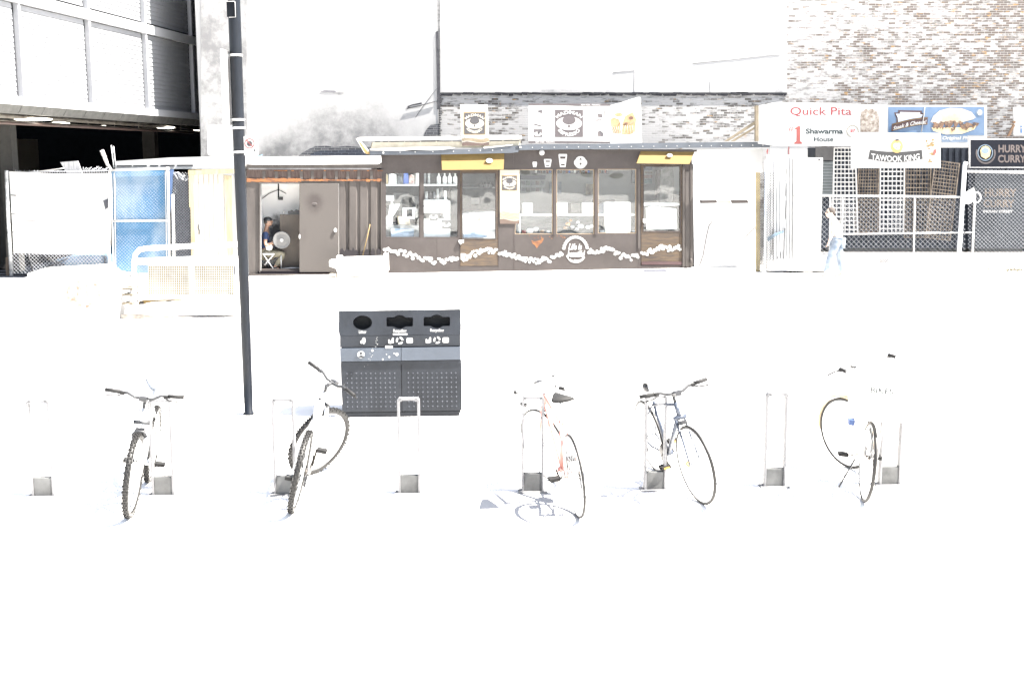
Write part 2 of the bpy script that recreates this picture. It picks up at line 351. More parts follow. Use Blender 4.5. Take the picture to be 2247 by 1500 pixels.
BRK=brick_mat('worn_painted_brick',.475,.615,.0125,8.5,oc=.62,gp=(.15,.148,.147),g0=.47,gs=5.5,b2=(.085,.07,.062),b1=(.036,.032,.031))
BRK2=brick_mat('worn_painted_brick_low',.515,.63,0,0,oc=.62,gp=(.17,.17,.17),g0=.57,gs=4,b2=(.06,.055,.05),b1=(.022,.022,.024))
m=MB(); m.bb((XM,33.06,0),(XR,44,17)); m.build('wall',BRK,bb)
m=MB(); m.rect(BW,966,215,1727,400,-.06,-.045); m.build('lower_brick_band',BRK2,bb)
m=MB(); m.rect(BW,966,-80,1727,203,-.06,-.018); m.build('plaster_coat',PL2,bb)
m=MB(); m.rect(BW,966,203.8,1727,205.8,-.06,-.004)  # thin ledge, with the shade below it drawn as dark dashes
for i in range(14):
    x=random.uniform(975,1700); m.slab(BW,[(x,204),(x+3,202.3),(x+random.uniform(12,25),202.4),(x+28,204)],-.05,-.002)
x=966
while x<1724:
    w=random.uniform(8,34); m.slab(BW,[(x,206),(min(1727,x+w),206),(min(1727,x+w*.9),207+random.uniform(0,4)),(x+w*.1,207+random.uniform(0,4))],-.06,-.030); x+=w
m.build('ledge_and_shade',DRK,bb)
m=MB(); pts=[(1345,160),(1392,155),(1450,150),(1520,140),(1600,132),(1690,122),(1712,121)]
m.ptube(BW,pts[-4:],.006,-.015); m.ptube(BW,pts[:2],.005,-.015); m.ptube(BW,[(1392,150),(1391,203)],.003,-.016); m.ptube(BW,[(1558,178),(1558,203)],.004,-.016)
m.build('plaster_crack',M('crack_grey',(.08,.08,.085),.9),bb)
# ---------------- louvred parking building (left) ----------------
LP=Plane((-11,25,0),(.127,1,0))
lt=thing('parking_building','white louvred parking building with a dark open ground floor on the left','building',(-11,25,0))
def lp(Y,z,off=0): 
    q=Vector((-11+.127*(Y-25),Y,z)); return q+LP.n*off
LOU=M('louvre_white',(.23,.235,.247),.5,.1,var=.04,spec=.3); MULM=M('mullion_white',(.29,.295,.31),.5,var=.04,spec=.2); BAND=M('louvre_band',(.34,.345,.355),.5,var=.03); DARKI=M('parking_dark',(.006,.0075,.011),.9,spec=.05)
Z0,Z1,Z2,Z3=4.16,6.18,6.42,15.0
m=MB(); m.prism([lp(19,Z0),lp(44,Z0),lp(44,Z3),lp(19,Z3)],-LP.n*.05) ; m.xf(Matrix.Translation(-LP.n*.10)); m.build('louvre_backing',M('louvre_back',(.008,.009,.012),.8),lt)
mull=[20.0,23.2,26.4,29.6,32.8,36.0,39.2,42.4]
for a,b_ in zip(mull[:-1],mull[1:]):
    for (za,zb) in((Z0,Z1),(Z2,Z3)):
        m=MB(); z=zb-.02; st=.118
        while z-st>za-.02:
            pr=[(0.012,z),(.032,z-st+.008),(.032,z-st+.004),(.0,z-st+.001)]
            A=[lp(a+.05,zz,o-.07) for o,zz in pr]; B=[lp(b_-.20,zz,o-.07) for o,zz in pr]
            m.add(A+B,[(0,1,2,3),(4,7,6,5),(0,4,5,1),(1,5,6,2),(2,6,7,3),(3,7,4,0)]); z-=st
        m.build('louvre_panel',LOU,lt)
for a in mull:
    m=MB(); m.prism([lp(a-.04,Z0,.02),lp(a+.04,Z0,.02),lp(a+.04,Z3,.02),lp(a-.04,Z3,.02)],-LP.n*.12); m.build('mullion',MULM,lt)
for za,zb in((Z1,Z2),(3.98,Z0)):
    m=MB(); m.prism([lp(19,za,.05),lp(44,za,.05),lp(44,zb,.05),lp(19,zb,.05)],-LP.n*.16); m.build('horizontal_band',BAND,lt)
# soffit, pipes, interior
SOF=M('soffit_panel',(.07,.07,.066),.8,var=.25)
m=MB()
Y=19.5
while Y<44:
    m.prism([lp(Y,3.80,-.13),lp(Y+.96,3.80,-.13),lp(Y+.96,3.98,-.02),lp(Y,3.98,-.02)],-LP.n*.25); Y+=.98
m.build('soffit_edge',SOF,lt)
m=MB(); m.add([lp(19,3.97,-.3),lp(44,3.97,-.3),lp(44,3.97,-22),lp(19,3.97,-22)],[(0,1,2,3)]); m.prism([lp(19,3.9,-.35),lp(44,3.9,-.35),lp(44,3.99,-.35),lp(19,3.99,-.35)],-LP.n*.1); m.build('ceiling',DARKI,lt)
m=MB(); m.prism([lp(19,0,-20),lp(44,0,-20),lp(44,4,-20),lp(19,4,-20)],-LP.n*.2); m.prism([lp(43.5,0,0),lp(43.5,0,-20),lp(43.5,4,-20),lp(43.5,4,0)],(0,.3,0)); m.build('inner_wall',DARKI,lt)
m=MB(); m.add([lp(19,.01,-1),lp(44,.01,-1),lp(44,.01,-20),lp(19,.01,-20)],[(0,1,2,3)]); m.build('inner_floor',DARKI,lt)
m=MB(); CCM=M('column_concrete',(.035,.033,.03),.9,scale=9); m.box((-12.35,29,2.0),(.30,.34,3.9)); m.build('column',M('column_pale',(.032,.031,.029),.9,scale=9),lt); MB().box((-13.1,29.8,2.0),(1.0,.5,3.9)).build('column',M('column_mid',(.018,.0175,.017),.9,scale=9),lt); MB().box(lp(38.5,2.0,-2.6),(.4,.4,3.9)).build('column',CCM,lt)
m=MB(); m.prism([lp(33.2,0,-5.4),lp(36.5,0,-5.4),lp(36.5,3.4,-5.4),lp(33.2,3.4,-5.4)],-LP.n*.2); m.build('block_wall',M('block_wall_brown',(.022,.019,.014),.9,scale=3),lt)
PIPE=M('ceiling_pipe',(.07,.055,.045),.6,c2=(.16,.15,.13),scale=3)
m=MB(); m.tube([lp(19,3.60,-.5),lp(43,3.60,-.5)],.035); m.build('sprinkler_pipe',M('red_brown_pipe',(.05,.03,.025)),lt)
m=MB(); m.tube([lp(19,3.78,-.7),lp(43,3.74,-.7)],.05); m.tube([lp(19,3.7,-1.3),lp(43,3.66,-1.3)],.03); 
for i in range(16): y=20+i*1.45; m.tube([lp(y,3.62,-.45),lp(y,3.97,-.45)],.008,5); m.tube([lp(y+.3,3.78,-.4),lp(y+.9,3.8,-1.0)],.012,5)
m.build('ceiling_pipe',PIPE,lt)
LAMP=emis('lamp_warm_white',(1,.93,.8),1.6)
for (x,y,w_,ww) in((73,262,43,-.9),(130,271,24,-2.6),(226,278,11,-4.8),(364,280,21,-.9),(436,285,12,-.8),(402,304,15,-6.5)):
    d=ray(x,y); q=CP+d*((3.72-CH)/d.z) if d.z>0 else None
    # lamps hang below the ceiling: intersect the ray with z=3.72
    s_=(q-CP).length/F
    o=MB().sph(q,(w_*s_*.9,.12,.035)).build('ceiling_lamp',LAMP,label='lit pale ceiling lamp inside the dark parking building at photo column %d'%0,cat='ceiling lamp')
    o['label']={73:'large lit oval ceiling lamp nearest the left edge under the louvres',130:'second lit ceiling lamp from the left, long and yellowish',226:'small lit ceiling lamp in the middle of the dark parking ceiling',364:'long lit ceiling lamp fourth from the left under the louvres',436:'lit ceiling lamp right beside the grey plaster corner',402:'lowest lit ceiling lamp, set deep in the dark parking floor'}[x]; o['group']='lamps on the parking ceiling'
# ================= KIOSK ROW =================
pA=G(545,605); pB=G(1515,588); SP=Plane(pA,pB-pA)
def rect(pl,x0,y0,x1,y1,b,f,name,mat,par,label=None,bevel=0): return MB().rect(pl,x0,y0,x1,y1,b,f).build(name,mat,par,label,bevel=bevel)
gl=SP.pt(838,600); 
kt=thing('coffee_kiosk','brown coffee kiosk with big windows, two doors and a white flower garland','kiosk',(gl.x,gl.y,0))
H=[(845,378,922,522),(928,378,1006,522),(1009,373,1094,585),(1130,372,1213,514),(1221,372,1304,514),(1312,371,1396,512),(1406,361,1498,582)]
xs=sorted({838,1520}|{h[0] for h in H}|{h[2] for h in H}); ys=sorted({328,604}|{h[1] for h in H}|{h[3] for h in H})
inh=lambda x,y: any(a<x<c and b<y<d for a,b,c,d in H)
m=MB().grid(SP,xs,ys,inh,-.06,0); m.build('front_wall',BRN,kt)
# seams, trims
m=MB()
for x,y0,y1 in((895,341,377),(959,523,600),(1127,332,600),(1129,514,596),(1008,523,598),(1094,375,600),(1402,508,590)): m.rect(SP,x-.6,y0,x+.6,y1,0,.003)
m.rect(SP,1129,594,1400,597,0,.004); m.rect(SP,965,598,1000,601,0,.004)
m.build('panel_seam',BRND,kt)
# body: side walls, back, floor, roof
D=SP.n; tB=2.4
def deep(m,x0,x1,y0,y1,b0,b1): return m.rect(SP,x0,y0,x1,y1,b1,b0)
a=SP.pt(838,600); b=SP.pt(1520,588); th=SP.t
zt=2.98
def sbox(m,u0,u1,z0,z1,d0,d1):
    """box in kiosk frame: u metres from its left end, z height, d metres behind the front"""
    o=Vector((a.x,a.y,0)); P=lambda u,z,d: o+th*u-D*d+Vector((0,0,z))
    return m.add([P(u0,z0,d0),P(u1,z0,d0),P(u1,z1,d0),P(u0,z1,d0),P(u0,z0,d1),P(u1,z0,d1),P(u1,z1,d1),P(u0,z1,d1)],[(0,1,2,3),(4,7,6,5),(0,4,5,1),(1,5,6,2),(2,6,7,3),(3,7,4,0)])
LEN=(b-a).length
m=MB(); sbox(m,0,.05,0,zt,.062,2.4); sbox(m,LEN-.05,LEN,0,zt,.062,2.4); sbox(m,.05,LEN-.05,.0,.12,.07,2.4); m.build('side_wall',BRN,kt)
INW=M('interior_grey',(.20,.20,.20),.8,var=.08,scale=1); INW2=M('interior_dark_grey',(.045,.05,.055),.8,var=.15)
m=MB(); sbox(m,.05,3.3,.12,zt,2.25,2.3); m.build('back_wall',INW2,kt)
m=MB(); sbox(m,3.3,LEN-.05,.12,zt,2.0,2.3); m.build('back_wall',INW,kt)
m=MB(); sbox(m,-.02,LEN+.02,zt,zt+.05,-.05,2.4); m.build('roof',BRN,kt)
m=MB(); sbox(m,3.28,3.32,.12,zt,.5,2.2); m.build('partition',INW,kt)
# windows
NG=0
def window(h,frame=BRND,ins=2,tw=2.2,light=None):
    x0,y0,x1,y1=h; m=MB()
    m.grid(SP,[x0,x0+tw,x1-tw,x1],[y0,y0+tw,y1-tw,y1],lambda x,y:x0+tw<x<x1-tw and y0+tw<y<y1-tw,-.05,-.008)
    w=m.build('window',frame,kt)
    MB().rect(SP,x0+tw,y0+tw,x1-tw,y1-tw,-.034,-.028).build('pane',GLS,w); return w
for h in H[:2]: window(h,BRN)
EDG=M('edge_cream',(.16,.12,.08),.7)
for h in H[3:6]: window(h,EDG,tw=1.4)
m=MB(); m.rect(SP,1214.5,371,1219.5,515,0,.02); m.rect(SP,1305.5,371,1310.5,515,0,.02); m.build('window_post',BRND,kt)
def door(x0,y0,x1,y1,gx0,gy0,gx1,gy1,lab):
    m=MB().grid(SP,[x0+1,gx0,gx1,x1-1],[y0+1,gy0,gy1,y1-1],lambda x,y:gx0<x<gx1 and gy0<y<gy1,-.045,-.005)
    d=m.build('door',WOODD,kt,lab); MB().rect(SP,gx0,gy0,gx1,gy1,-.03,-.024).build('pane',GLS,d)
    MB().grid(SP,[gx0-2,gx0,gx1,gx1+2],[gy0-2,gy0,gy1,gy1+2],lambda x,y:gx0<x<gx1 and gy0<y<gy1,-.005,.004).build('door_trim',BRND,d)
    return d
d1=door(1009,373,1094,585,1015,381,1087,523,'brown wooden door with one tall pane under the left yellow flap')
MB().slab(SP,[(1006,527),(1018,526),(1018,532),(1013,534),(1011,537),(1007,532)],.0,.05).build('handle',WHT,d1)
d2=door(1406,361,1498,582,1413,366,1492,507,'scuffed wooden door with one tall pane under the right yellow flap')
m=MB(); m.rect(SP,1411,480,1417,488,0,.04); m.ell(SP,1415,485,3,5,0,.06); m.build('handle',WHT,d2)
MB().rect(SP,1408,574,1497,581,-.004,.012).build('kick_rail',MARO,d2)
m=MB(); m.rect(SP,1498,366,1503,590,0,.03); m.rect(SP,1515,360,1521,592,0,.03); m.rect(SP,1400,372,1405,545,0,.02); m.rect(SP,1504,375,1514,590,.0,.015); m.build('corner_trim',GRY,kt)
# top fascias
def fascia(pts,lab):
    f=MB().slab(SP,pts,.0,.16).build('roof_fascia',FAS,kt,lab); return f
f1=fascia([(812,331),(880,332),(980,329),(1060,326),(1133,320),(1141,321),(1137,334),(1120,336),(980,339),(812,340)],'blue grey roof edge strip over the left half of the kiosk')
f2=fascia([(1131,320),(1160,317),(1300,316),(1500,313),(1720,311),(1720,323),(1500,325),(1160,329),(1131,330)],'long blue grey roof edge strip over the right half of the kiosk')
m=MB()
for x in (840,878,911,950,995,1029,1054,1081,1101): m.ell(SP,x,335-(x-840)*.018-(1 if x>1000 else 0),1.2,1.2,.16,.168,8)
m.ell(SP,841,335,2.4,2.4,.16,.17,10); m.build('rivet',WHT,f1)
m=MB(); x=1142
while x<1716: m.ell(SP,x,324-(x-1142)*.010,1.1,1.1,.16,.168,8); x+=random.uniform(20,28)
m.ell(SP,1142,323,2.2,2.2,.16,.17,10); m.build('rivet',WHT,f2)
m=MB(); m.slab(SP,[(812,330),(880,331.5),(905,329),(950,330),(980,328),(1000,324),(980,322),(900,323),(812,326)],.02,.18); m.slab(SP,[(1060,323),(1100,319.5),(1125,317),(1125,319),(1100,322),(1062,326)],.02,.18); m.build('roof_sheet_edge',W_,kt)
m=MB()
for x0,x1 in((1510,1518),(1530,1545),(1552,1580),(1590,1610)): m.slab(SP,[(x0,315),(x0+4,315),(x1+4,324),(x1,324)],.16,.167)
# yellow flaps
def flap(top,bot,lab):
    A=SP.pt(*top[0],.02);B=SP.pt(*top[1],.02);C=SP.pt(*bot[1],.26);E=SP.pt(*bot[0],.26)
    return MB().prism([A,B,C,E],-D*.03).build('yellow_flap',YEL,kt,lab)
y1=flap([(968,338),(1107,333)],[(970,373),(1105,372)],'yellow hinged flap over the left kiosk door')
MB().ell(SP.up(.2),1074,352.5,7.5,5.2,-.05,.0).build('round_lamp',WHT,kt,'white round lamp in front of the left yellow flap')
y2=flap([(1408,328),(1525,330)],[(1397,358.5),(1513,360)],'yellow hinged flap tilted out over the right kiosk door')
MB().ell(SP.up(.2),1470,341,6,4,-.05,.0).build('round_lamp',WHT,kt,'white round lamp in front of the right yellow flap')
MB().sph(SP.pt(1189,335,.1),(.07,.04,.07)).build('round_lamp',WHT,kt,'white globe lamp under the roof edge above the cup icons')
# icons
def cup(cx,y0,y1,wt,wb,mark=1):
    m=MB(); m.slab(SP,[(cx-wt/2,y0),(cx+wt/2,y0),(cx+wt/2+1,y0+3),(cx+wb/2,y1),(cx-wb/2,y1),(cx-wt/2-1,y0+3)],0,.008)
    c=m.build('cup_icon',WHT,kt); h=y1-y0
    k=MB(); k.slab(SP,[(cx-wt/2+2.5,y0+h*.2),(cx+wt/2-2.5,y0+h*.2),(cx+wt/2-3,y0+h*.36),(cx-wt/2+3,y0+h*.36)],.008,.012)
    k.slab(SP,[(cx-wb/2+2,y0+h*.76),(cx+wb/2-2,y0+h*.76),(cx+wb/2-2,y0+h*.87),(cx-wb/2+2,y0+h*.87)],.008,.012); k.build('icon_mark',BRN,c)
cup(1173.5,355,367,8,7); cup(1202,349,367,15,11); cup(1235,338,367,17,12)
m=MB(); m.ell(SP,1274,357,14.5,10.5,0,.008); m.ring(SP,1274,352,11,9,4,0,.008,200,340,14); m.ring(SP,1274,360,12,10,4,0,.008,20,160,14); e=m.build('round_icon',WHT,kt)
m=MB(); m.slab(SP,[(1274,346),(1277,351),(1271,351)],.008,.012); m.slab(SP,[(1274,363),(1277,358),(1274,357),(1271,358)],.008,.012); m.build('icon_mark',BRN,e)
# flower garland: painted white blossoms in low relief
def blossom(m,pl,x,y,r,off):
    n=5;a0=random.random()*6
    for k in range(n):
        a_=a0+2*math.pi*k/n; m.ell(pl,x+r*.6*math.cos(a_),y+r*.6*math.sin(a_),r*.42,r*.42,0,off,7)
def path(pts,m,pl,dens=2.8,off0=.004,spread=5.6):
    L_=0
    for (xa,ya),(xb,yb) in zip(pts[:-1],pts[1:]):
        n=max(2,int(abs(xb-xa)/dens))
        for i in range(n):
            t=i/n; blossom(m,pl,xa+(xb-xa)*t,ya+(yb-ya)*t+random.uniform(-spread,spread),random.uniform(2.8,4.8),off0+random.uniform(0,.006))
g=MB(); path([(843,543),(858,551),(880,553),(900,560),(920,565),(940,571),(958,574)],g,SP); path([(962,572),(985,570),(1007,566)],g,SP)
path([(1096,553),(1112,560),(1130,563),(1150,571),(1180,573),(1210,568),(1236,557)],g,SP); path([(1293,549),(1310,553),(1330,548),(1350,552),(1362,562),(1385,566),(1403,561)],g,SP,3.0)
g.build('flower_garland',WHT,kt)
g=MB(); path([(1018,567),(1040,556),(1070,550),(1093,551)],g,SP.up(-.004)); g.rect(SP,1011,556,1020,570,-.005,.006); g.build('painted_flowers',WHT,d1)
g=MB(); path([(1408,558),(1430,550),(1455,544),(1478,548),(1495,543)],g,SP.up(-.004)); g.build('painted_flowers',WHT,d2)
# round emblem
m=MB(); m.ring(SP,1263,550,28,32,5,0,.009,185,352,24); m.ring(SP,1264,552,23,25,2,0,.009,30,160,20); m.ring(SP,1268,556,16,17,2.4,0,.009,25,120,12)
for k in range(15): aa=R(190+158*k/14); m.ell(SP,1263+27*math.cos(aa),550+30*math.sin(aa),3,3,0,.010,8)
text(m,SP,'TORONTO',0,0,0,0,.006,.03,warp=arc_warp(1263,550,27,27,125,58,6,False))
text(m,SP,'Life is',1247,534,1277,548,.006,.035,.3); text(m,SP,'beautiful',1245,549,1284,564,.006,.035,.3); m.build('round_emblem',WHT,kt)
# rust blotch
m=MB(); m.slab(SP,[(1166,527),(1174,530),(1183,527),(1193,524),(1190,531),(1183,538),(1178,545),(1174,538),(1168,534)],0,.002)
for k in range(26): x=random.uniform(1160,1240); m.ell(SP,x,random.uniform(517,524),random.uniform(.6,1.6),random.uniform(.6,1.4),0,.002,7)
m.build('rust_stain',RUST,kt)
# parapet box sign of timber above left unit
pp=thing('roof_tray','pale timber tray on the kiosk roof behind the left roof edge','roof box',tuple(SP.pt(960,310)))
m=MB(); m.slab(SP,[(783,304),(790,301),(1145,297),(1145,300),(1145,306),(792,309)],-.5,.10); m.build('top_board',W_,pp)
m=MB(); m.slab(SP,[(783,304),(792,309),(812,333),(806,338),(800,334)],-.3,.10); m.build('end_board',W_,pp)
m=MB(); m.slab(SP,[(785,307),(788,309),(808,334),(804,338),(797,330)],.10,.105); m.slab(SP,[(804,333),(811,333),(811,339),(804,338)],-.1,.12); m.build('end_plank',OCH,pp)
m=MB(); m.slab(SP,[(818,312),(1142,307),(1142,325),(1000,324),(812,331)],-.3,.05); m.build('face_board',M('cream_ply',(.27,.25,.20),.7,var=.15),pp)
m=MB()
for x0,x1 in((823,834),(840,852),(854,887),(889,922),(924,956),(959,991),(993,1013),(1075,1102),(1105,1140)): m.slab(SP,[(x0,310.5-(x0-820)*.008),(x1,310.5-(x1-820)*.008),(x1,312.3-(x1-820)*.008),(x0,312.3-(x0-820)*.008)],.04,.055)
m.build('dark_slot',BLK,pp)  # black strips mark the slots along the face board
# ---------- banners ----------
b1=thing('roof_banner','small upright banner with the dark eye emblem and brown wave, on the roof left','banner',tuple(SP.pt(1043,318)))
m=MB(); m.slab(SP,[(1010,229),(1070,230),(1073,300),(1073,318),(1014,320),(1012,300)],.12,.14); m.build('cloth',M('off_white_card',(.25,.232,.205),.7,var=.04),b1)
MB().rect(SP,1010,230,1070,246,.13,.143).build('top_flap',W_,b1)
MB().slab(SP,[(1014,313),(1025,311),(1045,314),(1060,315),(1073,312),(1073,319),(1014,320)],.14,.145).build('brown_wave',M('brown_print',(.038,.022,.017),.6),b1)
m=MB()
for k in range(3): m.ptube(SP,[(1014,310-k*2.6),(1022,307.5-k*2.6),(1034,308-k*2.6),(1048,311.5-k*2.6),(1060,312-k*2.6),(1073,309-k*2.6)],.006,.145)
m.build('wave_line',YEL,b1); eye_logo(SP,1019,248,1064,294,.145,b1,light=M('logo_cream',(.28,.26,.22),.6),border=OCH)
m=MB(); m.rect(SP,1020,300,1043,304,.14,.146); m.rect(SP,1045,299,1070,303,.14,.146); m.build('caption_strip',WHT,b1)
b2=thing('roof_banner','wide white banner with a big brown eye emblem and four small food pictures','banner',tuple(SP.pt(1248,315)))
m=MB(); m.slab(SP,[(1160,228),(1338,228),(1338,313),(1160,315)],.10,.115); m.build('cloth',WHT,b2)
BP=M('plum_brown_print',(.033,.027,.030),.6)
BPT=M('plum_brown_type',(.030,.022,.026),.6)
m=MB(); m.slab(SP,[(1160,227),(1338,228),(1338,232.5),(1270,233),(1220,231),(1160,231.5)],.115,.119); m.slab(SP,[(1160,309.5),(1270,310),(1338,311),(1338,314.5),(1160,314.5)],.115,.119); m.build('print_bar',BP,b2)
m=MB(); text(m,SP,'NEW YORK - TORONTO',1275,228.6,1317,231.9,.118,.02); text(m,SP,'NEW YORK - TORONTO',1175,310.6,1217,313.9,.118,.02); m.build('lettering',WHT,b2)
eye_logo(SP,1218,241,1279.5,301,.118,b2,dark=BP)
m=MB(); m.slab(SP,[(1170,246),(1175,241),(1180,243),(1190,241),(1190,249),(1183,247),(1177,242)],.115,.119); m.slab(SP,[(1172,271),(1189,276),(1188,278.5),(1172,274)],.115,.119); m.rect(SP,1171,283.5,1190,301,.115,.118)
m.slab(SP,[(1311,249),(1322,251),(1322,258),(1313,258)],.115,.119); m.slab(SP,[(1308,263),(1315,262),(1320,262),(1322,266),(1317,263),(1309,266)],.115,.119); m.slab(SP,[(1311,290),(1317,286),(1325,293),(1323,300),(1312,299)],.115,.119); m.rect(SP,1325,243,1327,254,.115,.119)
m.build('food_picture',M('picture_dark',(.025,.025,.032),.5,c2=(.06,.05,.05),scale=9),b2)
m=MB(); m.ell(SP,1180,294,8.5,4.5,.118,.121); m.build('plate_print',WHT,b2); MB().ell(SP,1182,292,3,3,.121,.123).build('cup_print',INK,b2)
b3=thing('roof_banner','slanted white banner with two golden waffle desserts at the right of the roof','banner',tuple(SP.pt(1370,313)))
m=MB(); m.slab(SP,[(1339,231),(1360,226),(1384,218),(1402,213),(1406,214),(1409,318),(1339,318)],.06,.075); m.build('cloth',WHT,b3)
WAF=M('waffle_print',(.13,.08,.028),.6,c2=(.21,.15,.08),scale=7); n,L,bs=nodes(WAF)
m=MB(); m.slab(SP,[(1340,262),(1346,258),(1358,262),(1362,272),(1362,294),(1346,292),(1341,278)],.075,.078); m.slab(SP,[(1365,275),(1372,255),(1388,246),(1396,262),(1393,290),(1384,295),(1365,295)],.075,.079); m.ell(SP,1358,252,9,4,.075,.079)
m.build('dessert_picture',WAF,b3)
m=MB(); m.ell(SP,1385,259,5,3.5,.079,.082); m.ell(SP,1374,271,4,2,.079,.082); m.ptube(SP,[(1368,273),(1378,275),(1392,266)],.006,.08); m.ptube(SP,[(1356,276),(1362,268)],.006,.08); m.build('sauce_print',M('sauce_brown',(.05,.02,.012),.5),b3)
m=MB()
for k in range(5): m.ptube(SP,[(1342+k*5,278),(1350+k*3,294)],.004,.08); m.ptube(SP,[(1367+k*5,275),(1362+k*7,294)],.004,.081)
m.build('waffle_lines',WHT,b3)
b4=thing('wall_poster','tall cream poster with dark eye emblem fixed between the kiosk doors and windows','poster',tuple(SP.pt(1118,490)))
MB().rect(SP,1097,373,1140,489,.005,.02).build('card',M('cream_poster',(.25,.222,.175),.6,var=.04),b4)
MB().slab(SP,[(1097,481),(1105,480),(1120,484),(1132,485),(1140,483),(1140,491),(1097,491)],.02,.024).build('brown_wave',M('brown_wave_print',(.055,.035,.026),.6),b4)
m=MB()
for k in range(5): m.ptube(SP,[(1097,479-k*3.2),(1106,477-k*3.2),(1118,480-k*3.2),(1130,482-k*3.2),(1140,480-k*3.2)],.004,.022)
m.build('wave_line',YEL,b4); eye_logo(SP,1102,386,1134,417,.022,b4,light=M('logo_cream2',(.28,.26,.22),.6),border=OCH)
# ---------- kiosk contents ----------
WO_,WOHT=W_,WHT; W_,WHT=W_IN,WHTI
def item(name,label,cat,mat,fn,group=None):
    m=MB(); fn(m); return m.build(name,mat,label=label,cat=cat,group=group)
def shelf(x0,x1,y,d0,d1,mat,lab):
    return item('shelf',lab,'shelf',mat,lambda m:m.rect(SP,x0,y-1.5,x1,y+1.5,-d1,-d0))
shelf(845,922,406,.12,.42,W_,'white shelf with coffee bags in the leftmost kiosk window')
shelf(928,1005,406,.12,.42,W_,'white shelf with cups and bottles in the second kiosk window')
C1=M('bag_blue',(.03,.08,.30),.4); C2=M('bag_red_white',(.28,.1,.09),.4,c2=(.6,.55,.5),scale=12); C3=M('bag_dark',(.025,.03,.04),.4,c2=(.07,.08,.09),scale=10)
for i,(x0,x1,y0,mt,lb) in enumerate([(846,852,382,CREAM,'thin tan coffee bag at the left end of the shelf'),(853,870,381,WHT,'wide white coffee bag on the left window shelf'),(872,884,386,C3,'dark grey coffee bag left of the blue bag'),(885,897,379,C1,'bright blue coffee bag on the shelf'),(898,910,383,C2,'red and white coffee bag right of the blue bag'),(912,921,378,WHT,'tall white coffee bag at the right end of the shelf')]):
    item('coffee_bag',lb,'coffee bag',mt,lambda m:m.slab(SP,[(x0,404),(x0+1,y0+2),((x0+x1)/2,y0),(x1-1,y0+2),(x1,404)],-.30,-.18),'coffee bags in the window')
def bottle(x,yb,h,w,mat,lab,grp,d=.28):
    p=SP.pt(x,yb,-d); s_=(p-CP).length/F; hh=h*s_; ww=w*s_/2
    return MB().lathe([(ww,0),(ww,hh*.55),(ww*.85,hh*.62),(ww*.35,hh*.72),(ww*.3,hh*.95),(ww*.2,hh)],p).build('bottle',mat,label=lab,cat='bottle',group=grp)
for i,(x,l) in enumerate([(963,'leftmost white syrup bottle in the second window'),(976,'second white syrup bottle from the left in the second window'),(987,'third white syrup bottle from the left in the second window'),(999,'rightmost white bottle in the second window')]): bottle(x,404,26,9,WHT,l,'syrup bottles on the shelf')
for i,(x,l) in enumerate([(932,'dark stack of cups at the left of the bottle shelf'),(941,'striped tall stack of cups on the bottle shelf')]):
    item('cup_stack',l,'cups',M('cup_stack%d'%i,(.12,.13,.14) if i==0 else (.35,.36,.37),.4,stretch=(.1,.1,9),var=.6,scale=9),lambda m:[m.lathe([(.028,0),(.036,.03),(.034,.034)],SP.pt(x,404-k*2.6,-.28)) for k in range(9)])
# espresso machine
em=thing('espresso_machine','white espresso machine on the counter of the second kiosk window','espresso machine',tuple(SP.pt(958,500,-.5)))
m=MB(); m.rect(SP,929,439,984,452,-.75,-.25); m.rect(SP,929,453.5,972,467,-.7,-.2); m.rect(SP,972,441,988,482,-.7,-.3); m.build('body',WHT,em,bevel=.01)
m=MB(); m.rect(SP,929,476,975,478,-.3,-.22); m.rect(SP,930,468,970,474,-.6,-.4); m.build('group_head',BLK,em); MB().rect(SP,929,480,988,520,-.8,-.25).build('counter_front',W_,em)
for i,(x,y0,mt,l) in enumerate([(936,420,GAL,'grey canister left on the espresso machine'),(944,421,BLK,'black canister second from left on the machine'),(953,421,C3,'slim dark canister in the middle on the machine'),(961,414,GAL,'stack of glasses on the machine'),(969,411,C3,'taller stack of dark cups on the machine'),(977,418,WHT,'white stack of cups at the right on the machine')]):
    item('canister',l,'canister',mt,lambda m:m.lathe([(.035,0),(.04,.1),(.036,.11),(.03,(439-y0)*.0115)],SP.pt(x,439.4,-.5)),'cups and canisters on the machine')
def tile(x0,y0,x1,y1,l,d=-.1):
    t=thing('emblem_card',l,'card',tuple(SP.pt((x0+x1)/2,y1,d))); eye_logo(SP,x0,y0,x1,y1,d,t)
tile(942,467,961,484,'upper left eye emblem card in the second window'); tile(970,483,989,502,'lower right eye emblem card in the second window')
gr=thing('coffee_grinder','black and steel coffee grinder with a clear hopper in the leftmost window','coffee grinder',tuple(SP.pt(912,478,-.5)))
MB().lathe([(.05,0),(.06,.18),(.06,.28)],SP.pt(913,478,-.5)).build('body',GAL,gr); MB().lathe([(.06,0),(.06,.12),(.09,.15),(.10,.30),(.09,.31)],SP.pt(913,458,-.5)).build('hopper',BLK,gr)
item('paper_holder','white tilted menu holder on the counter in the leftmost window','holder',WHT,lambda m:m.slab(SP,[(856,449),(878,448),(874,456),(862,476),(862,520),(846,520),(847,476),(852,472)],-.5,-.4))
item('box','cream cardboard box on the counter of the leftmost window','box',M('cream_box',(.30,.25,.19),.7,var=.3),lambda m:m.slab(SP,[(872,474),(898,476),(901,494),(874,492)],-.5,-.3))
item('basket','pale wire basket frame beside the grinder in the leftmost window','basket',WHT,lambda m:m.grid(SP,[884,892,906,910],[456,459,476,480],lambda x,y:892<x<906 and 459<y<476,-.4,-.3))
item('counter','pale counter across the leftmost window','counter',M('counter_pale',(.35,.34,.33),.6),lambda m:(m.rect(SP,846,494,923,522,-1.0,-.32)))
item('leaflet_box','clear box of leaflets low in the leftmost window','box',LBLU,lambda m:m.rect(SP,858,502,908,521,-.3,-.1))
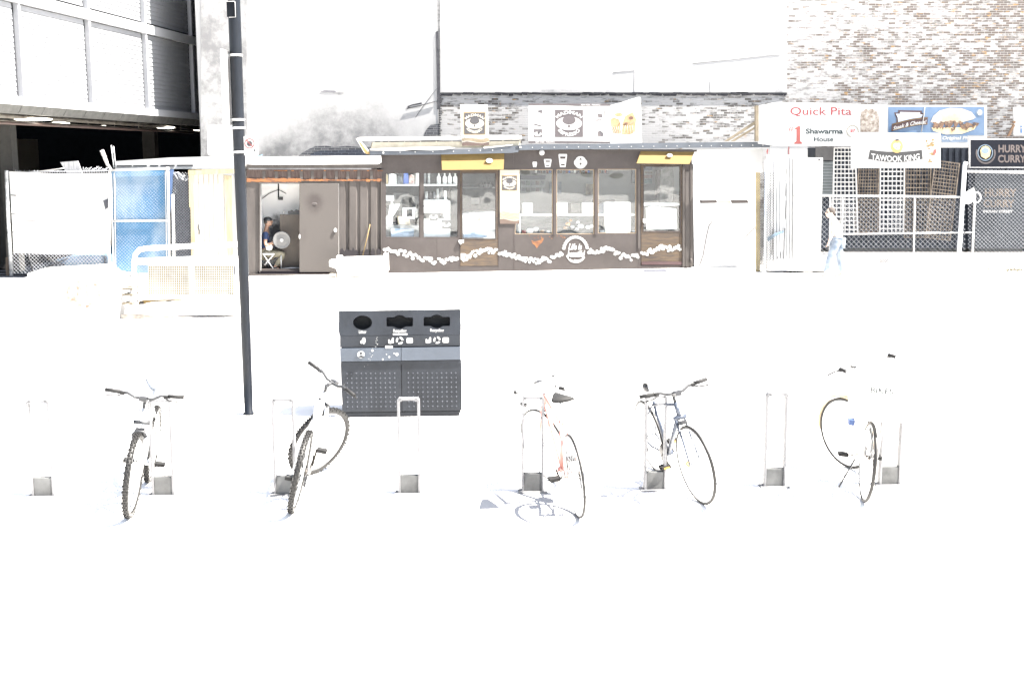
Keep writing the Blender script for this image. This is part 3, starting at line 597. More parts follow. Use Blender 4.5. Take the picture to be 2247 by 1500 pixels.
item('tap','small white wall dispenser in the leftmost window','dispenser',WHT,lambda m:(m.rect(SP,846,429,864,440,-.4,-.3),m.rect(SP,858,440,862,450,-.4,-.35)))
for (x0,y0,x1,y1,l,mt,dd) in [(864,424,898,462,'grey oven behind the grinder',M('oven_grey',(.12,.125,.13),.4),1.4),(846,392,922,404,'dark cupboard high at the back of the left kiosk room',C3,1.9),(990,415,1006,470,'dark coat hanging at the back of the kiosk',C3,1.9)]:
    item('cupboard' if dd>1.8 and x0<900 else ('oven' if dd<1.8 else 'coat'),l,'furniture',mt,lambda m:m.rect(SP,x0,y0,x1,y1,-dd-.3,-dd))
item('white_cooler','white ice cream chest with hand lettering behind the left door','chest',WHT,lambda m:(m.slab(SP,[(1016,469),(1034,467),(1086,464),(1086,523),(1016,523)],-.8,-.35)))
t_=thing('door_notice','white paper with scribbled lettering taped in the left door','notice',tuple(SP.pt(1045,505,-.1)))
MB().slab(SP,[(1016,472),(1040,466),(1070,474),(1070,508),(1016,508)],-.12,-.11).build('paper',WHT,t_)
m=MB(); text(m,SP,'Fair',1034,468,1044,474,-.108,.02,.3); text(m,SP,'Cocktails',1026,472,1062,484,-.108,.03,.3); m.build('lettering',M('brown_ink',(.06,.035,.02)),t_)
item('leaflet_strip','pale blue leaflet strip at the foot of the left door pane','leaflets',LBLU,lambda m:m.rect(SP,1017,509,1068,521,-.1,-.08))
item('wall_sign','small grey picture hanging on the back wall behind the left door','picture',M('pic_grey',(.3,.3,.3)),lambda m:m.rect(SP,1034,434,1052,448,-1.9,-1.87))
for k,(x,l) in enumerate([(1056,'leftmost jar on the back shelf behind the left door'),(1066,'middle jar on the back shelf behind the left door'),(1076,'rightmost jar on the back shelf behind the left door')]): bottle(x,411,11,8,M('jar%d'%k,(.25,.25,.25)),l,'jars behind the door',1.7)
item('shelf','grey shelf on the back wall behind the left door','shelf',M('shelf_grey',(.16,.16,.17)),lambda m:(m.rect(SP,1016,411,1086,413,-1.95,-1.6)))
# right room
item('shelf','long shelf of jars high on the back wall of the right room','shelf',M('shelf_grey2',(.12,.12,.125)),lambda m:m.rect(SP,1172,380,1338,382,-1.95,-1.7))
cols_=[W_,C3,GAL,M('jar_amber',(.15,.09,.04)),C1,BLK,M('jar_red',(.15,.04,.03))]
for k in range(26):
    x=1176+k*6.1
    if 1296<x<1316: continue
    bottle(x,380,random.uniform(7,11),5,cols_[(k*5)%7],'small jar in the crowded row on the high shelf of the right room','jars on the high shelf',1.8)
mb_=thing('menu_board','dark headed menu board with rows of small pictures in the right room','menu board',tuple(SP.pt(1170,420,-1.9)))
MB().rect(SP,1138,384,1197,424,-1.95,-1.92).build('board',M('menu_grey',(.17,.175,.18)),mb_); MB().rect(SP,1139,385,1197,394,-1.92,-1.90).build('header',M('menu_navy',(.02,.025,.045)),mb_)
for r_ in range(2):
    for k in range(5): MB().rect(SP,1144+k*10.5,397+r_*15,1152.5+k*10.5,406+r_*15,-1.92,-1.90).build('menu_picture',[C3,M('food%d'%(r_*5+k),(random.uniform(.05,.1),random.uniform(.045,.08),.06))][k%2],mb_)
for (x0,y0,x1,y1,l,c) in [(1206,399,1232,426,'blue grey poster behind the first window post',(.10,.12,.15)),(1286,404,1304,427,'tan poster on the back wall beside the second post',(.16,.13,.09)),(1386,372,1398,402,'dark poster edge at the top right of the third window',(.07,.08,.09))]:
    item('poster',l,'poster',M('poster_%d'%x0,c,.5,var=.5,scale=9),lambda m:m.rect(SP,x0,y0,x1,y1,-1.95,-1.9))
for i,(y0,y1,c) in enumerate([(366,374,(.05,.07,.1)),(377,381,(.1,.09,.07)),(384,391,(.12,.06,.05)),(392,403,(.05,.09,.10))]):
    item('poster',['uppermost','second','third','lowest'][i]+' small dark poster in the column seen through the right door','poster',M('dposter%d'%i,c,.5,var=.6,scale=12),lambda m:m.rect(SP,1415,y0,1431,y1,-1.95,-1.9),'posters behind the right door')
CNT=M('window_counter',(.60,.60,.59),.5)
ct=thing('window_counter','long white bar along the inside of the three right windows','counter',tuple(SP.pt(1265,500,-.3)))
m=MB(); m.rect(SP,1132,470,1213,474,-.45,-.12); m.rect(SP,1221,470,1304,474,-.45,-.12);m.rect(SP,1213,470,1221,474,-.45,-.12); m.rect(SP,1304,470,1396,473,-.45,-.12); m.build('top',WHT,ct); 
m=MB(); m.rect(SP,1139,474,1142,513,-.3,-.2); m.build('leg',WHT,ct)
for (x0,y0,x1,y1,l) in [(1148,446,1168,471,'white tub on the bar in the first right window'),(1222,445,1245,471,'white box at the left of the middle right window'),(1281,445,1304,472,'white box at the right of the middle right window'),(1330,444,1383,513,'big white board leaning in the third right window')]:
    item('white_box',l,'box',WHT,lambda m:m.rect(SP,x0,y0,x1,y1,-.3,-.08),'white boxes in the windows')
item('brown_box','brown box standing on the bar in the middle right window','box',M('box_brown',(.05,.045,.04)),lambda m:m.rect(SP,1253,447,1280,471,-.6,-.3))
item('screen','dark flat screen at the back of the third right window','screen',BLK,lambda m:m.rect(SP,1299,438,1349,450,-1.5,-1.45))
item('seated_bag','blue patterned bag under the screen in the third right window','bag',LBLU,lambda m:m.slab(SP,[(1314,452),(1326,444),(1330,470),(1312,472)],-.8,-.6))
item('lower_cabinet','dark slatted display base under the white bar','cabinet',M('slat_dark',(.05,.055,.06),.5,var=.9,scale=4,stretch=(1,1,6)),lambda m:m.rect(SP,1132,476,1396,514,-.9,-.6))
m_=[WHT,M('pastry',(.30,.17,.08),.6,var=.4),GAL,M('pot_red',(.28,.06,.05))]
names=['white tub','brown pastry','steel pot','red pot']
for k,(x,y,r_,q) in enumerate([(1138,508,6,0),(1150,509,5,3),(1163,507,8,0),(1176,503,6,0),(1190,508,5,1),(1203,509,4,0),(1246,492,6,1),(1256,498,5,2),(1268,488,4,0),(1274,497,7,0),(1290,499,6,0),(1240,500,5,1),(1252,484,4,1),(1266,503,5,2),(1298,497,5,0),(1322,509,6,0),(1314,500,4,2),(1390,508,4,0)]):
    s_=1/86; item('food_tub','%s low behind the glass, %s in the display under the bar'%(names[q],['first','second','third','fourth','fifth','sixth','seventh','eighth','ninth','tenth','eleventh','twelfth','thirteenth','fourteenth','fifteenth','sixteenth','seventeenth','eighteenth'][k]),'food tub',m_[q],lambda m:m.lathe([(r_*s_*.8,0),(r_*s_,r_*s_*.8),(r_*s_*.6,r_*s_*1.2)],SP.pt(x,y+r_*.5,-.3)),'tubs and pastries in the display')
lc=thing('coat','grey coats hanging behind the right door','coat',tuple(SP.pt(1455,440,-1.5)))
m=MB(); m.slab(SP,[(1450,372),(1462,366),(1478,366),(1482,400),(1476,440),(1462,470),(1446,440)],-1.7,-1.5); m.build('cloth',M('coat_grey',(.28,.27,.26),.9,var=.3),lc)
MB().slab(SP,[(1442,374),(1450,372),(1448,420),(1440,430)],-1.6,-1.45).build('strap',M('strap_brown',(.06,.045,.04)),lc)
item('chest_freezer','white chest freezer behind the right door','freezer',WHT,lambda m:(m.rect(SP,1413,446,1492,451,-.6,-.2),m.slab(SP,[(1418,456),(1430,453),(1484,458),(1486,503),(1419,503)],-.15,-.12)))

W_,WHT=WO_,WOHT
# ---------------- storage container (left of kiosk) ----------------
c0=SP.pt(545,604); cb=thing('storage_container','brown rusty storage container with its sliding door open beside the kiosk','container',(c0.x,c0.y,0))
SC=SP.up(.02)
m=MB().grid(SC,[541,570,657,744],[374,403,594,603],lambda x,y:(570<x<657 and 403<y<594) or (x>657 and y>403),-.05,0)
m.build('front_wall',GRY,cb)
m=MB()   # corrugated wall right of the door
prof=[(744,0),(757,0),(759,-.05),(764,-.05),(767,0),(781,0),(784,-.03),(788,-.03),(791,0),(805,0),(808,-.03),(811,-.03),(814,0),(826,0),(829,-.05),(833,-.05),(836,0),(838,0)]
for (x0,o0),(x1,o1) in zip(prof[:-1],prof[1:]):
    A=SC.pt(x0,398,o0);B=SC.pt(x1,398,o1);C=SC.pt(x1,602,o1);E=SC.pt(x0,602,o0); m.prism([A,B,C,E],-D*.02)
m.build('corrugated_wall',GRY,cb)
m=MB()
for x in (576,603,631,658,682,709,735,760,784,812): MB().rect(SC,x,375,x+6.5,398,0,.03).build('rib',GRY,cb); 
m=MB(); m.rect(SC,541,372,838,374.5,0,.045); m.rect(SC,541,374.5,838,398,-.0,.006); m.build('upper_panel',RUSTD,cb)
m=MB(); x=541
while x<838:
    w_=random.uniform(5,12); x2=min(838,x+w_); h=random.uniform(5,8) if x<660 else random.choice([.5,1.5,3,4.5]); m.slab(SC,[(x,394-h*.5),(x2,395-h*.4+random.uniform(-1,1)),(x2,396+h*.6),(x,396+h*.5+random.uniform(-1,1))],0,.034); x=x2
for _ in range(16): x=random.uniform(575,835); m.rect(SC,x,373.5,x+random.uniform(3,11),375.5,.03,.048)
m.build('rust_band',RUST,cb)
m=MB(); m.slab(SC,[(540,360),(838,357),(838,369),(540,369)],0,.06); m.build('header_strip',GRY,cb)
MB().slab(SC,[(548,602),(742,601),(742,609),(548,610)],-.1,.10).build('sill_slab',GRY,cb)
MB().slab(SC,[(566,594.5),(742,593.5),(742,602),(566,602)],-.0,.012).build('base_rail',M('base_black',(.006,.005,.007),.9,spec=.1),cb)
m=MB(); m.rect(SC,569,401,571.3,598,0,.04); m.rect(SC,568,400,658,403.5,0,.05); m.build('door_frame',GRY,cb)
m=MB(); m.rect(SC,571.3,402,573.5,598,-.2,-.02); m.build('inner_frame',M('jamb_grey',(.16,.16,.16)),cb)
SD=M('door_grey_brown',(.047,.041,.038),.6,c2=(.060,.052,.046),scale=1.5,bump=.1)
dd=MB().rect(SC,657,402,743,597,-.03,.03).build('sliding_door',SD,cb,bevel=.006)
m=MB(); m.ell(SC,736,505,3.6,4.6,.03,.07); m.build('handle',WHT,dd); MB().ell(SC,657.5,519,2,5,.03,.05).build('latch',WHT,dd)
DSP=[(SC.pt(690,445,0).x,SC.pt(690,445,0).z,.42,.45,1.0),(SC.pt(668,520,0).x,SC.pt(668,520,0).z,.25,.5,.6)]
SDM=plaster_mat('stained_door',(.043,.038,.035),(.025,.020,.019),DSP,(.1,.7)); dd.data.materials[0]=SDM
MB().sph(SC.pt(688,447,.028),(.09,.012,.03)).build('dent',M('dent_dark',(.034,.029,.028),.6),dd)
o=Vector((c0.x,c0.y,0))
def cbx(m,u0,u1,z0,z1,d0,d1):
    P=lambda u,z,d: o+th*u-D*d+Vector((0,0,z))
    return m.add([P(u0,z0,d0),P(u1,z0,d0),P(u1,z1,d0),P(u0,z1,d0),P(u0,z0,d1),P(u1,z0,d1),P(u1,z1,d1),P(u0,z1,d1)],[(0,1,2,3),(4,7,6,5),(0,4,5,1),(1,5,6,2),(2,6,7,3),(3,7,4,0)])
CL=(SP.pt(838,600)-SP.pt(545,604)).length
m=MB(); cbx(m,-.04,.0,0,2.62,.06,2.3); cbx(m,CL-.07,CL-.03,0,2.62,.06,2.3); m.build('side_wall',GRY,cb)
m=MB(); cbx(m,.0,CL-.07,.10,.14,.05,2.3); m.build('floor',BRND,cb)
m=MB(); m.slab(SC,[(556,351),(572,344),(836,342),(837,356),(830,360),(620,361),(560,361),(541,360)],-2.4,.10); m.build('roof_sheet',W_IN,cb)
LINM=plaster_mat('white_lining',(.88,.88,.88),(.10,.10,.105),[(SC.pt(612,520,-1.3).x,SC.pt(612,515,-1.3).z,.55,1.15,1.1)],(.25,.7),1.1)
FOIL=M('foil',(.75,.76,.77),.3,.85,var=.2,scale=3,bump=.6); 
m=MB(); m.rect(SC,548,385,700,600,-1.35,-1.3); m.build('foil_lining',LINM,cb)
m=MB(); m.ptube(SC,[(575,436),(590,425),(611,416),(628,425)],.010,-1.27); m.ptube(SC,[(611,400),(611,438)],.016,-1.27); m.rect(SC,611,432,621,439,-1.29,-1.24); m.build('cable_and_box',BLK,cb)
m=MB(); x=746  # dark jagged band along the foot of the corrugated wall
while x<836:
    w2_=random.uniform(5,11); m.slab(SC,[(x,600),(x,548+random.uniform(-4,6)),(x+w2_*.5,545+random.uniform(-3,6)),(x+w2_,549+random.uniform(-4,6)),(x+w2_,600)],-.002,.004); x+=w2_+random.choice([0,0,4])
m.build('dark_foot_band',M('dark_foot',(.008,.006,.008),.9),cb)
item('board','tall brown board standing inside the open container','board',M('board_brown',(.06,.048,.038),.6),lambda m:m.slab(SC,[(614,471),(700,471),(700,592),(617,588),(614,520)],-.75,-.6))
item('bag','black bag lying on top of the brown board in the container','bag',BLK,lambda m:m.slab(SC,[(632,471),(632,464),(640,461),(645,463),(650,460),(657,462),(690,464),(690,471)],-.72,-.62))
item('spray_bottle','small white spray bottle on top of the brown board','bottle',WHT,lambda m:m.lathe([(.03,0),(.03,.05),(.012,.08),(.01,.11)],SC.pt(623,470.5,-.66)))
item('metal_bar','pale metal bar lying on the container floor by the stool','bar',GAL,lambda m:(m.ptube(SC,[(616,590),(640,588),(660,588)],.02,-.3),m.ptube(SC,[(617,590),(617,560)],.015,-.3),m.sph(SC.pt(655,593,-.1),.03)))
# ---------- people ----------
def skin(chains,radii,sub=2):
    """chains: list of lists of vertex keys; radii: key -> (co, r)"""
    keys=list(radii); idx={k:i for i,k in enumerate(keys)}; me=bpy.data.meshes.new('body'); ed=set()
    for c in chains:
        for p,q in zip(c[:-1],c[1:]): ed.add((idx[p],idx[q]))
    me.from_pydata([tuple(radii[k][0]) for k in keys],list(ed),[])
    ob=bpy.data.objects.new('body',me); col.objects.link(ob); md=ob.modifiers.new('s','SKIN'); md.use_smooth_shade=True
    for i,k in enumerate(keys):
        r=radii[k][1]; r=r if hasattr(r,'__len__') else (r,r); me.skin_vertices[0].data[i].radius=r
    me.skin_vertices[0].data[0].use_root=True
    sb=ob.modifiers.new('d','SUBSURF'); sb.levels=sub; sb.render_levels=sub
    dg=bpy.context.evaluated_depsgraph_get(); dg.update(); e=bpy.data.meshes.new_from_object(ob.evaluated_get(dg))
    vs=[v.co.copy() for v in e.vertices]; fs=[list(p.vertices) for p in e.polygons]
    bpy.data.objects.remove(ob); bpy.data.meshes.remove(me); bpy.data.meshes.remove(e); return vs,fs
def lerp(a,b,t): return Vector(a)*(1-t)+Vector(b)*t
def head(m,c,fwd,k=1.0):
    """face towards fwd (horizontal unit vector)"""
    f=Vector(fwd).normalized(); l=Vector((-f.y,f.x,0)); u=Vector((0,0,1)); Mx=Matrix((f,l,u)).transposed()
    m.sph(c,(.098*k,.076*k,.118*k),Mx,18,12); m.sph(c+f*.035-u*.05,(.062*k,.055*k,.065*k),Mx)
    m.sph(c+f*.104-u*.012,(.020,.014,.026),Mx,8,6)
    for s_ in(-1,1): m.sph(c+l*s_*.076-f*.005-u*.01,(.018,.010,.03),Mx,8,6)
    m.tube([c+f*.092+l*.024-u*.055,c+f*.1-u*.052,c+f*.092-l*.024-u*.055],.007,6)
    return f,l,u
def hand(m,wrist,dirv,palm_n,size=1.,curl=.5):
    d=Vector(dirv).normalized(); n=Vector(palm_n); n=(n-d*n.dot(d)).normalized(); s_=d.cross(n)
    P=wrist+d*.045*size; Mx=Matrix((d,s_,n)).transposed(); m.sph(P,(.052*size,.042*size,.017*size),Mx,10,8)
    for i,(o_,L_) in enumerate(((-.030,.062),(-.010,.074),(.011,.070),(.031,.055))):
        b0=P+d*.036*size+s_*o_*size; a1=curl*(.8+.12*i); p1=b0+(d*math.cos(a1)+n*math.sin(a1))*L_*.45*size; a2=a1*2.1
        p2=p1+(d*math.cos(a2)+n*math.sin(a2))*L_*.33*size; a3=a1*3; p3=p2+(d*math.cos(a3)+n*math.sin(a3))*L_*.25*size
        m.tube([b0,p1,p2,p3],[.009*size,.0085*size,.0075*size,.006*size],6)
    t0=P-d*.02*size-s_*.035*size; m.tube([t0,t0-s_*.025*size+d*.02*size+n*.01,t0-s_*.03*size+d*.05*size+n*.022],[.011*size,.010*size,.007*size],6)
# seated man
SPm=SC
def Q(x,y,off): return SPm.pt(x,y,off)
pm=thing('person','man in a black cap and navy shirt sitting on a folding stool inside the container','person',tuple(Q(600,594,-.5)))
fw=th.copy()
rad={'pel':(Q(583,556,-.55),(.15,.12)),'ab':(Q(581,543,-.55),(.13,.11)),'ch':(Q(582,527,-.55),(.16,.12)),'up':(Q(583,509,-.55),(.14,.10)),'nk':(Q(585,500,-.55),.052),'hd':(Q(587,492,-.55),.06),
 'sL':(Q(584,512,-.72),.065),'eL':(Q(585,539,-.78),.045),'wL':(Q(611,533,-.68),.028),'sR':(Q(583,512,-.38),.065),'eR':(Q(582,539,-.30),.045),'wR':(Q(608,529,-.36),.028),
 'hL':(Q(586,556,-.66),.095),'kL':(Q(630,550,-.72),.062),'aL':(Q(613,586,-.74),.042),'fL':(Q(624,589,-.72),.035),'hR':(Q(586,558,-.44),.095),'kR':(Q(624,556,-.38),.066),'aR':(Q(602,588,-.36),.042),'fR':(Q(614,591,-.34),.035)}
ch_=[['pel','ab','ch','up','nk','hd'],['up','sL','eL','wL'],['up','sR','eR','wR'],['pel','hL','kL','aL','fL'],['pel','hR','kR','aR','fR']]
vs,fs=skin(ch_,rad); m=MB().add(vs,fs,True); hc=Q(588,486,-.55); f,l,u=head(m,hc,fw-Vector((0,0,.0)))
hand(m,rad['wR'][0],(th+Vector((0,0,-.1))),(0,0,-1),1.0,.5); hand(m,rad['wL'][0],(th+Vector((0,0,-.1))),(0,0,-1),1.0,.5)
m.build('body',SKIN,pm)
def limb(m,pts,rs,n=4):
    m.tube(pts,rs,12)
def cloth_skin(keys,ch,grow,mat,name,par,rd,over=None):
    r2={}
    for k in keys:
        co,r=rd[k]; r=r if hasattr(r,'__len__') else (r,r); r2[k]=(co,(r[0]*grow+.008,r[1]*grow+.008))
    if over: r2.update(over)
    vs,fs=skin(ch,r2); return MB().add(vs,fs,True).build(name,mat,par)
cloth_skin(['pel','ab','ch','up'],[['pel','ab','ch','up'],['up','sL','mL'],['up','sR','mR']],1.06,M('navy_shirt',(.012,.025,.07),.9,var=.2),'shirt',pm,rad,{'sL':(rad['sL'][0],.075),'sR':(rad['sR'][0],.075),'mL':(lerp(rad['sL'][0],rad['eL'][0],.6),.062),'mR':(lerp(rad['sR'][0],rad['eR'][0],.6),.062)})
cloth_skin(['pel','hL','hR'],[['pel','hL','kL','aL'],['pel','hR','kR','aR']],1.05,M('khaki',(.13,.12,.09),.9,var=.25,scale=8),'trousers',pm,rad,{'kL':(rad['kL'][0],.085),'kR':(rad['kR'][0],.09),'aL':(lerp(rad['kL'][0],rad['aL'][0],.88),.062),'aR':(lerp(rad['kR'][0],rad['aR'][0],.88),.062)})
m=MB(); m.sph(Q(590,541,-.36),(.09,.05,.10)); m.build('apron',W_IN,pm)
m=MB(); Mx=Matrix((f,l,u)).transposed(); m.sph(hc+u*.045-f*.005,(.107,.088,.075),Mx); m.sph(hc+u*.035+f*.12,(.085,.065,.012),Mx); m.build('cap',BLK,pm)
m=MB(); m.sph(hc-f*.03-u*.01,(.075,.079,.07),Mx); m.build('hair',M('hair_grey',(.05,.045,.04),.9),pm)
for k in('aL','aR'):
    m=MB(); p=rad[k][0]; q=rad['f'+k[1]][0]; m.tube([p-th*.03-u*.04,q+th*.05-u*.03],[.04,.035],8); m.tube([p-u*.01,lerp(p,q,.5)+u*.02],.045,8); m.build('sandal',BLK,pm)
st=thing('folding_stool','white folding stool with crossed legs under the seated man','stool',tuple(Q(590,594,-.5)))
m=MB(); m.slab(SC,[(577,556),(602,556),(602,559),(577,559)],-.72,-.3); m.build('seat',W_IN,st)
for off in(-.3,-.72): MB().ptube(SC,[(578,558),(603,594)],.014,off).build('leg',W_IN,st); MB().ptube(SC,[(601,558),(580,582)],.014,off).build('leg',W_IN,st)
dr=thing('round_disc','round grey metal disc held upright by the seated man','disc',tuple(Q(617,546,-.25)))
m=MB(); cpt=Q(618,526.5,-.22); Mx=Matrix((th,Vector((0,0,1)),D)).transposed(); m.lathe([(.20,0),(.215,.015),(.205,.03),(.19,.02),(.12,.028),(.06,.03),(.02,.03)],cpt,36,Mx); m.build('plate',M('disc_grey',(.085,.085,.085),.4,.2,var=.15,stretch=(4,4,4)),dr)
MB().lathe([(.045,.03),(.045,.05),(.03,.055)],cpt,16,Mx).build('hub',WHT,dr)
# concrete planter barrier
pb=thing('concrete_barrier','short white concrete barrier standing in front of the container corner','barrier',tuple(G(793,607)))
BPn=Plane(G(740,609),(1,.05,0))
m=MB(); m.slab(BPn,[(738,562),(748,562),(750,566),(842,563),(842,556),(851,558),(852,596),(842,600),(742,609),(738,590),(722,584),(722,572),(738,570)],-.35,0); m.build('block',CONC,pb,bevel=.012)
m=MB(); m.rect(BPn,723,600,738,607,-.3,0); m.build('foot',M('foot_tan',(.22,.2,.17)),pb)
item('stick','thin wooden stick leaning on the corrugated container wall','stick',OCH,lambda m:m.tube([SC.pt(812,492,.02),SC.pt(806,520,.08),SC.pt(795,565,.20)],.012,6))
# ---------------- white cabin right of kiosk ----------------
cw=thing('white_cabin','plain white cabin wall with a narrow brown slot right of the kiosk','cabin',tuple(SP.pt(1598,588)))
SW=SP.up(.03)
m=MB(); m.slab(SW,[(1521,332),(1524,330),(1674,327),(1672,378),(1662,380),(1660,590),(1524,592),(1520,400),(1518,345)],-2.2,0); m.build('wall',M('cabin_white',(.38,.38,.38),.6,var=.02),cw)
m=MB(); m.slab(SW,[(1535,439.5),(1572,439),(1574,445),(1537,446)],0,.006); m.slab(SW,[(1603,439),(1640,439),(1643,445),(1606,446)],0,.006); m.build('slot',BRN,cw)
MB().slab(SW,[(1574,440),(1602,440),(1603,446),(1576,444)],0,.004).build('slot_cover',M('tan_cover',(.2,.17,.14)),cw)
m=MB(); pts=[(1535,583),(1543,560),(1550,520),(1556,495),(1567,480),(1578,482),(1590,503),(1600,520),(1615,526),(1630,524),(1645,510),(1660,496),(1668,493)]
tag(m.ptube(SW,pts,.008,.02,5).build('cable',M('cable_brown',(.03,.02,.015))),'thin brown cable drooping in a curve across the white cabin wall','cable')
bk=thing('bucket','small pale bucket with a wire handle on the ground at the cabin corner','bucket',tuple(G(1526,604)))
bp0=G(1526,604); m=MB(); m.lathe([(.13,0),(.125,.02),(.11,.18),(.12,.19),(.10,.19),(.09,.05)],bp0,18); m.build('body',M('bucket_white',(.5,.52,.54),.4),bk)
MB().tube([bp0+Vector((.11*math.cos(t),-.02,.18+.06*math.sin(t))) for t in [i*math.pi/10 for i in range(11)]],.005,5).build('handle',BLK,bk)
MB().sph(SP.pt(1516,574,.1),(.05,.05,.09)).build('vent_knob',GRY,kt)
item('floor_mat','dark blue grey mat on the ground before the right kiosk door','mat',M('mat_dark',(.03,.033,.045),.9),lambda m:m.add([G(1410,592)+Vector((0,0,.012)),G(1458,591)+Vector((0,0,.012)),G(1468,596)+Vector((0,0,.012)),G(1415,597)+Vector((0,0,.012)),G(1410,592),G(1458,591),G(1468,596),G(1415,597)],[(0,1,2,3),(0,4,5,1),(1,5,6,2),(2,6,7,3),(3,7,4,0)]))
item('fallen_stick','short dark stick lying in front of the kiosk','stick',BLK,lambda m:m.tube([G(1294,595,.01),G(1303,605,.01)],.015,5))
# ================= RIGHT COMPOUND =================
RF=Plane((5,28.75,0),(1,.0,0)); RQ=Plane((5,30.9,0),(1,0,0)); RS=Plane((5,30.2,0),(1,0,0))
DBL=M('dark_blue_steel',(.012,.016,.024),.6,var=.2,scale=2,spec=.2); DGR=M('dark_grey_steel',(.035,.035,.038),.6)
sg=thing('food_container','long dark steel food container behind the chain link fence','container',tuple(RQ.pt(2000,560)))
m=MB(); m.rect(RQ,1790,324,2420,545,-2.2,0); m.build('body',DBL,sg)
m=MB()
for x in range(2068,2126,14): m.rect(RQ,x,325,x+7,545,0,.03)
for x in range(1835,2060,14): m.rect(RQ,x,325,x+7,545,0,.03)
for x in range(2140,2420,14): m.rect(RQ,x,325,x+7,545,0,.03)
m.build('wall_rib',DBL,sg)
MB().rect(RQ,1790,322,1829,352,0,.05).build('grey_panel',DGR,sg)
MB().rect(RQ,1800,354,1832,430,0,.03).build('shutter',M('shutter_grey',(.08,.09,.095),.5),sg)
m=MB()
for k in range(11): m.rect(RQ,1800,358+k*6.6,1832,359+k*6.6,.03,.05)
m.build('shutter_rib',M('slat_pale',(.2,.23,.25)),sg)
item('deck','pale low concrete deck under the food container','deck',W_,lambda m:m.bb((RQ.pt(1700,550).x,29.6,0),(RQ.pt(2420,550).x,33,.36)))
def lattice(pts,nx,ny,mat,lab,off,th_=1.3,frame=2.2,grp='lattice panels leaning behind the fence'):
    (ax,ay),(bx_,by),(cx_,cy_),(dx,dy)=pts   # tl,tr,br,bl
    t=thing('lattice_panel',lab,'lattice panel',tuple(RS.pt((cx_+dx)/2,(cy_+dy)/2,off)),grp)
    f=lambda u,v:(ax+(bx_-ax)*u+(dx-ax)*v+(ax-bx_+cx_-dx)*u*v, ay+(by-ay)*u+(dy-ay)*v+(ay-by+cy_-dy)*u*v)
    W=abs(bx_-ax); Hh=abs(dy-ay); m=MB()
    for i in range(1,nx): u=i/nx; e=th_/W/1; m.slab(RS,[f(u-e*.5,0),f(u+e*.5,0),f(u+e*.5,1),f(u-e*.5,1)],off-.012,off)
    for j in range(1,ny): v=j/ny; e=th_/Hh*1.25; m.slab(RS,[f(0,v-e*.5),f(1,v-e*.5),f(1,v+e*.5),f(0,v+e*.5)],off,off+.012)
    m.build('grid',mat,t); m=MB(); e=frame/W; g_=frame/Hh
    for q in (((0,0),(1,0),(1,g_),(0,g_)),((0,1-g_),(1,1-g_),(1,1),(0,1)),((0,g_),(e,g_),(e,1-g_),(0,1-g_)),((1-e,g_),(1,g_),(1,1-g_),(1-e,1-g_))): m.slab(RS,[f(*p) for p in q],off-.02,off+.02)
    m.build('frame',mat,t); return t
LW=M('lattice_white',(.30,.30,.30),.6,spec=.2); LB=M('lattice_brown',(.055,.045,.04),.7,c2=(.15,.125,.10),scale=8,spec=.2)
lattice([(1830,324),(1878,324),(1884,513),(1825,513)],6,20,LW,'white lattice panel with a narrow top, leftmost in the row',-.15,1.9)
lattice([(1884,366),(1929,366),(1928,511),(1873,511)],8,20,LB,'first brown lattice panel, right of the leftmost white one',-.25,1.4)
lattice([(1931,366),(1986,366),(1984,512),(1930,512)],6,14,LW,'white lattice panel with large square openings in the middle of the row',-.1,2.2)
lattice([(1987,366),(2044,366),(2040,522),(1984,522)],9,17,LB,'second brown lattice panel, right of the middle white one',-.22,1.5)
lattice([(2052,351),(2107,358),(2086,529),(2030,522)],9,22,LB,'tilted brown lattice panel, rightmost of the row',-.05,1.5)
# signs
def sign(name,lab,cat,at_): return thing(name,lab,cat,tuple(at_))
RT=Plane((5,29.9,0),(1,0,0))
qp=sign('shop_sign','big white pita shop sign with red and teal words and a photo of roasted meat','sign',RT.pt(1800,318))
m=MB(); m.slab(RT,[(1664,232),(1705,224),(1945,230),(1945,320),(1700,320),(1664,315)],-.06,0); m.build('board',M('sign_board_white',(.33,.33,.33),.5,var=.02),qp)
def serif(m,st,x0,y0,x1,y1,bold=.0,pl=RT,off=.0): text(m,pl,st,x0,y0,x1,y1,off,bold)
RPK=M('red_ink_pale',(.14,.02,.025),.6); TPK=M('teal_ink_dark',(.010,.019,.021),.6)
m=MB(); serif(m,'Quick Pita',1734,235,1869,256,.012); m.build('lettering',RPK,qp)
m=MB(); text(m,RT,'#',1730,278,1741,289,0,.0); m.slab(RT,[(1742,284),(1751,277),(1756,277),(1756,310),(1760,313),(1760,316),(1743,316),(1743,313),(1748,310),(1748,284)],0,.004); m.build('lettering',M('red_numeral',(.17,.035,.03)),qp)
m=MB(); text(m,RT,'Shawarma',1768,282,1850,294,0,.035); text(m,RT,'House',1786,300,1829,311,0,.025); m.build('lettering',TPK,qp)
m=MB(); text(m,RT,'FRESH HEALTHY FAST AND TASTY',1740,260,1876,266,0,-.005); m.build('lettering',M('pale_ink',(.13,.135,.14)),qp)
MT=M('roast_meat_print',(.32,.30,.27),.6,c2=(.07,.045,.03),scale=11)
m=MB(); m.slab(RT,[(1888,258),(1890,246),(1900,239),(1912,238),(1924,244),(1929,256),(1930,270),(1928,290),(1888,290)],0,.004); m.build('meat_picture',MT,qp)
m=MB(); m.ring(RT,1871,288,13.5,13.5,2,0,.004); m.build('price_ring',M('grey_ring',(.16,.15,.12)),qp); m=MB(); text(m,RT,'$7',1866,283,1877,291,0,.03); m.build('lettering',RED,qp)
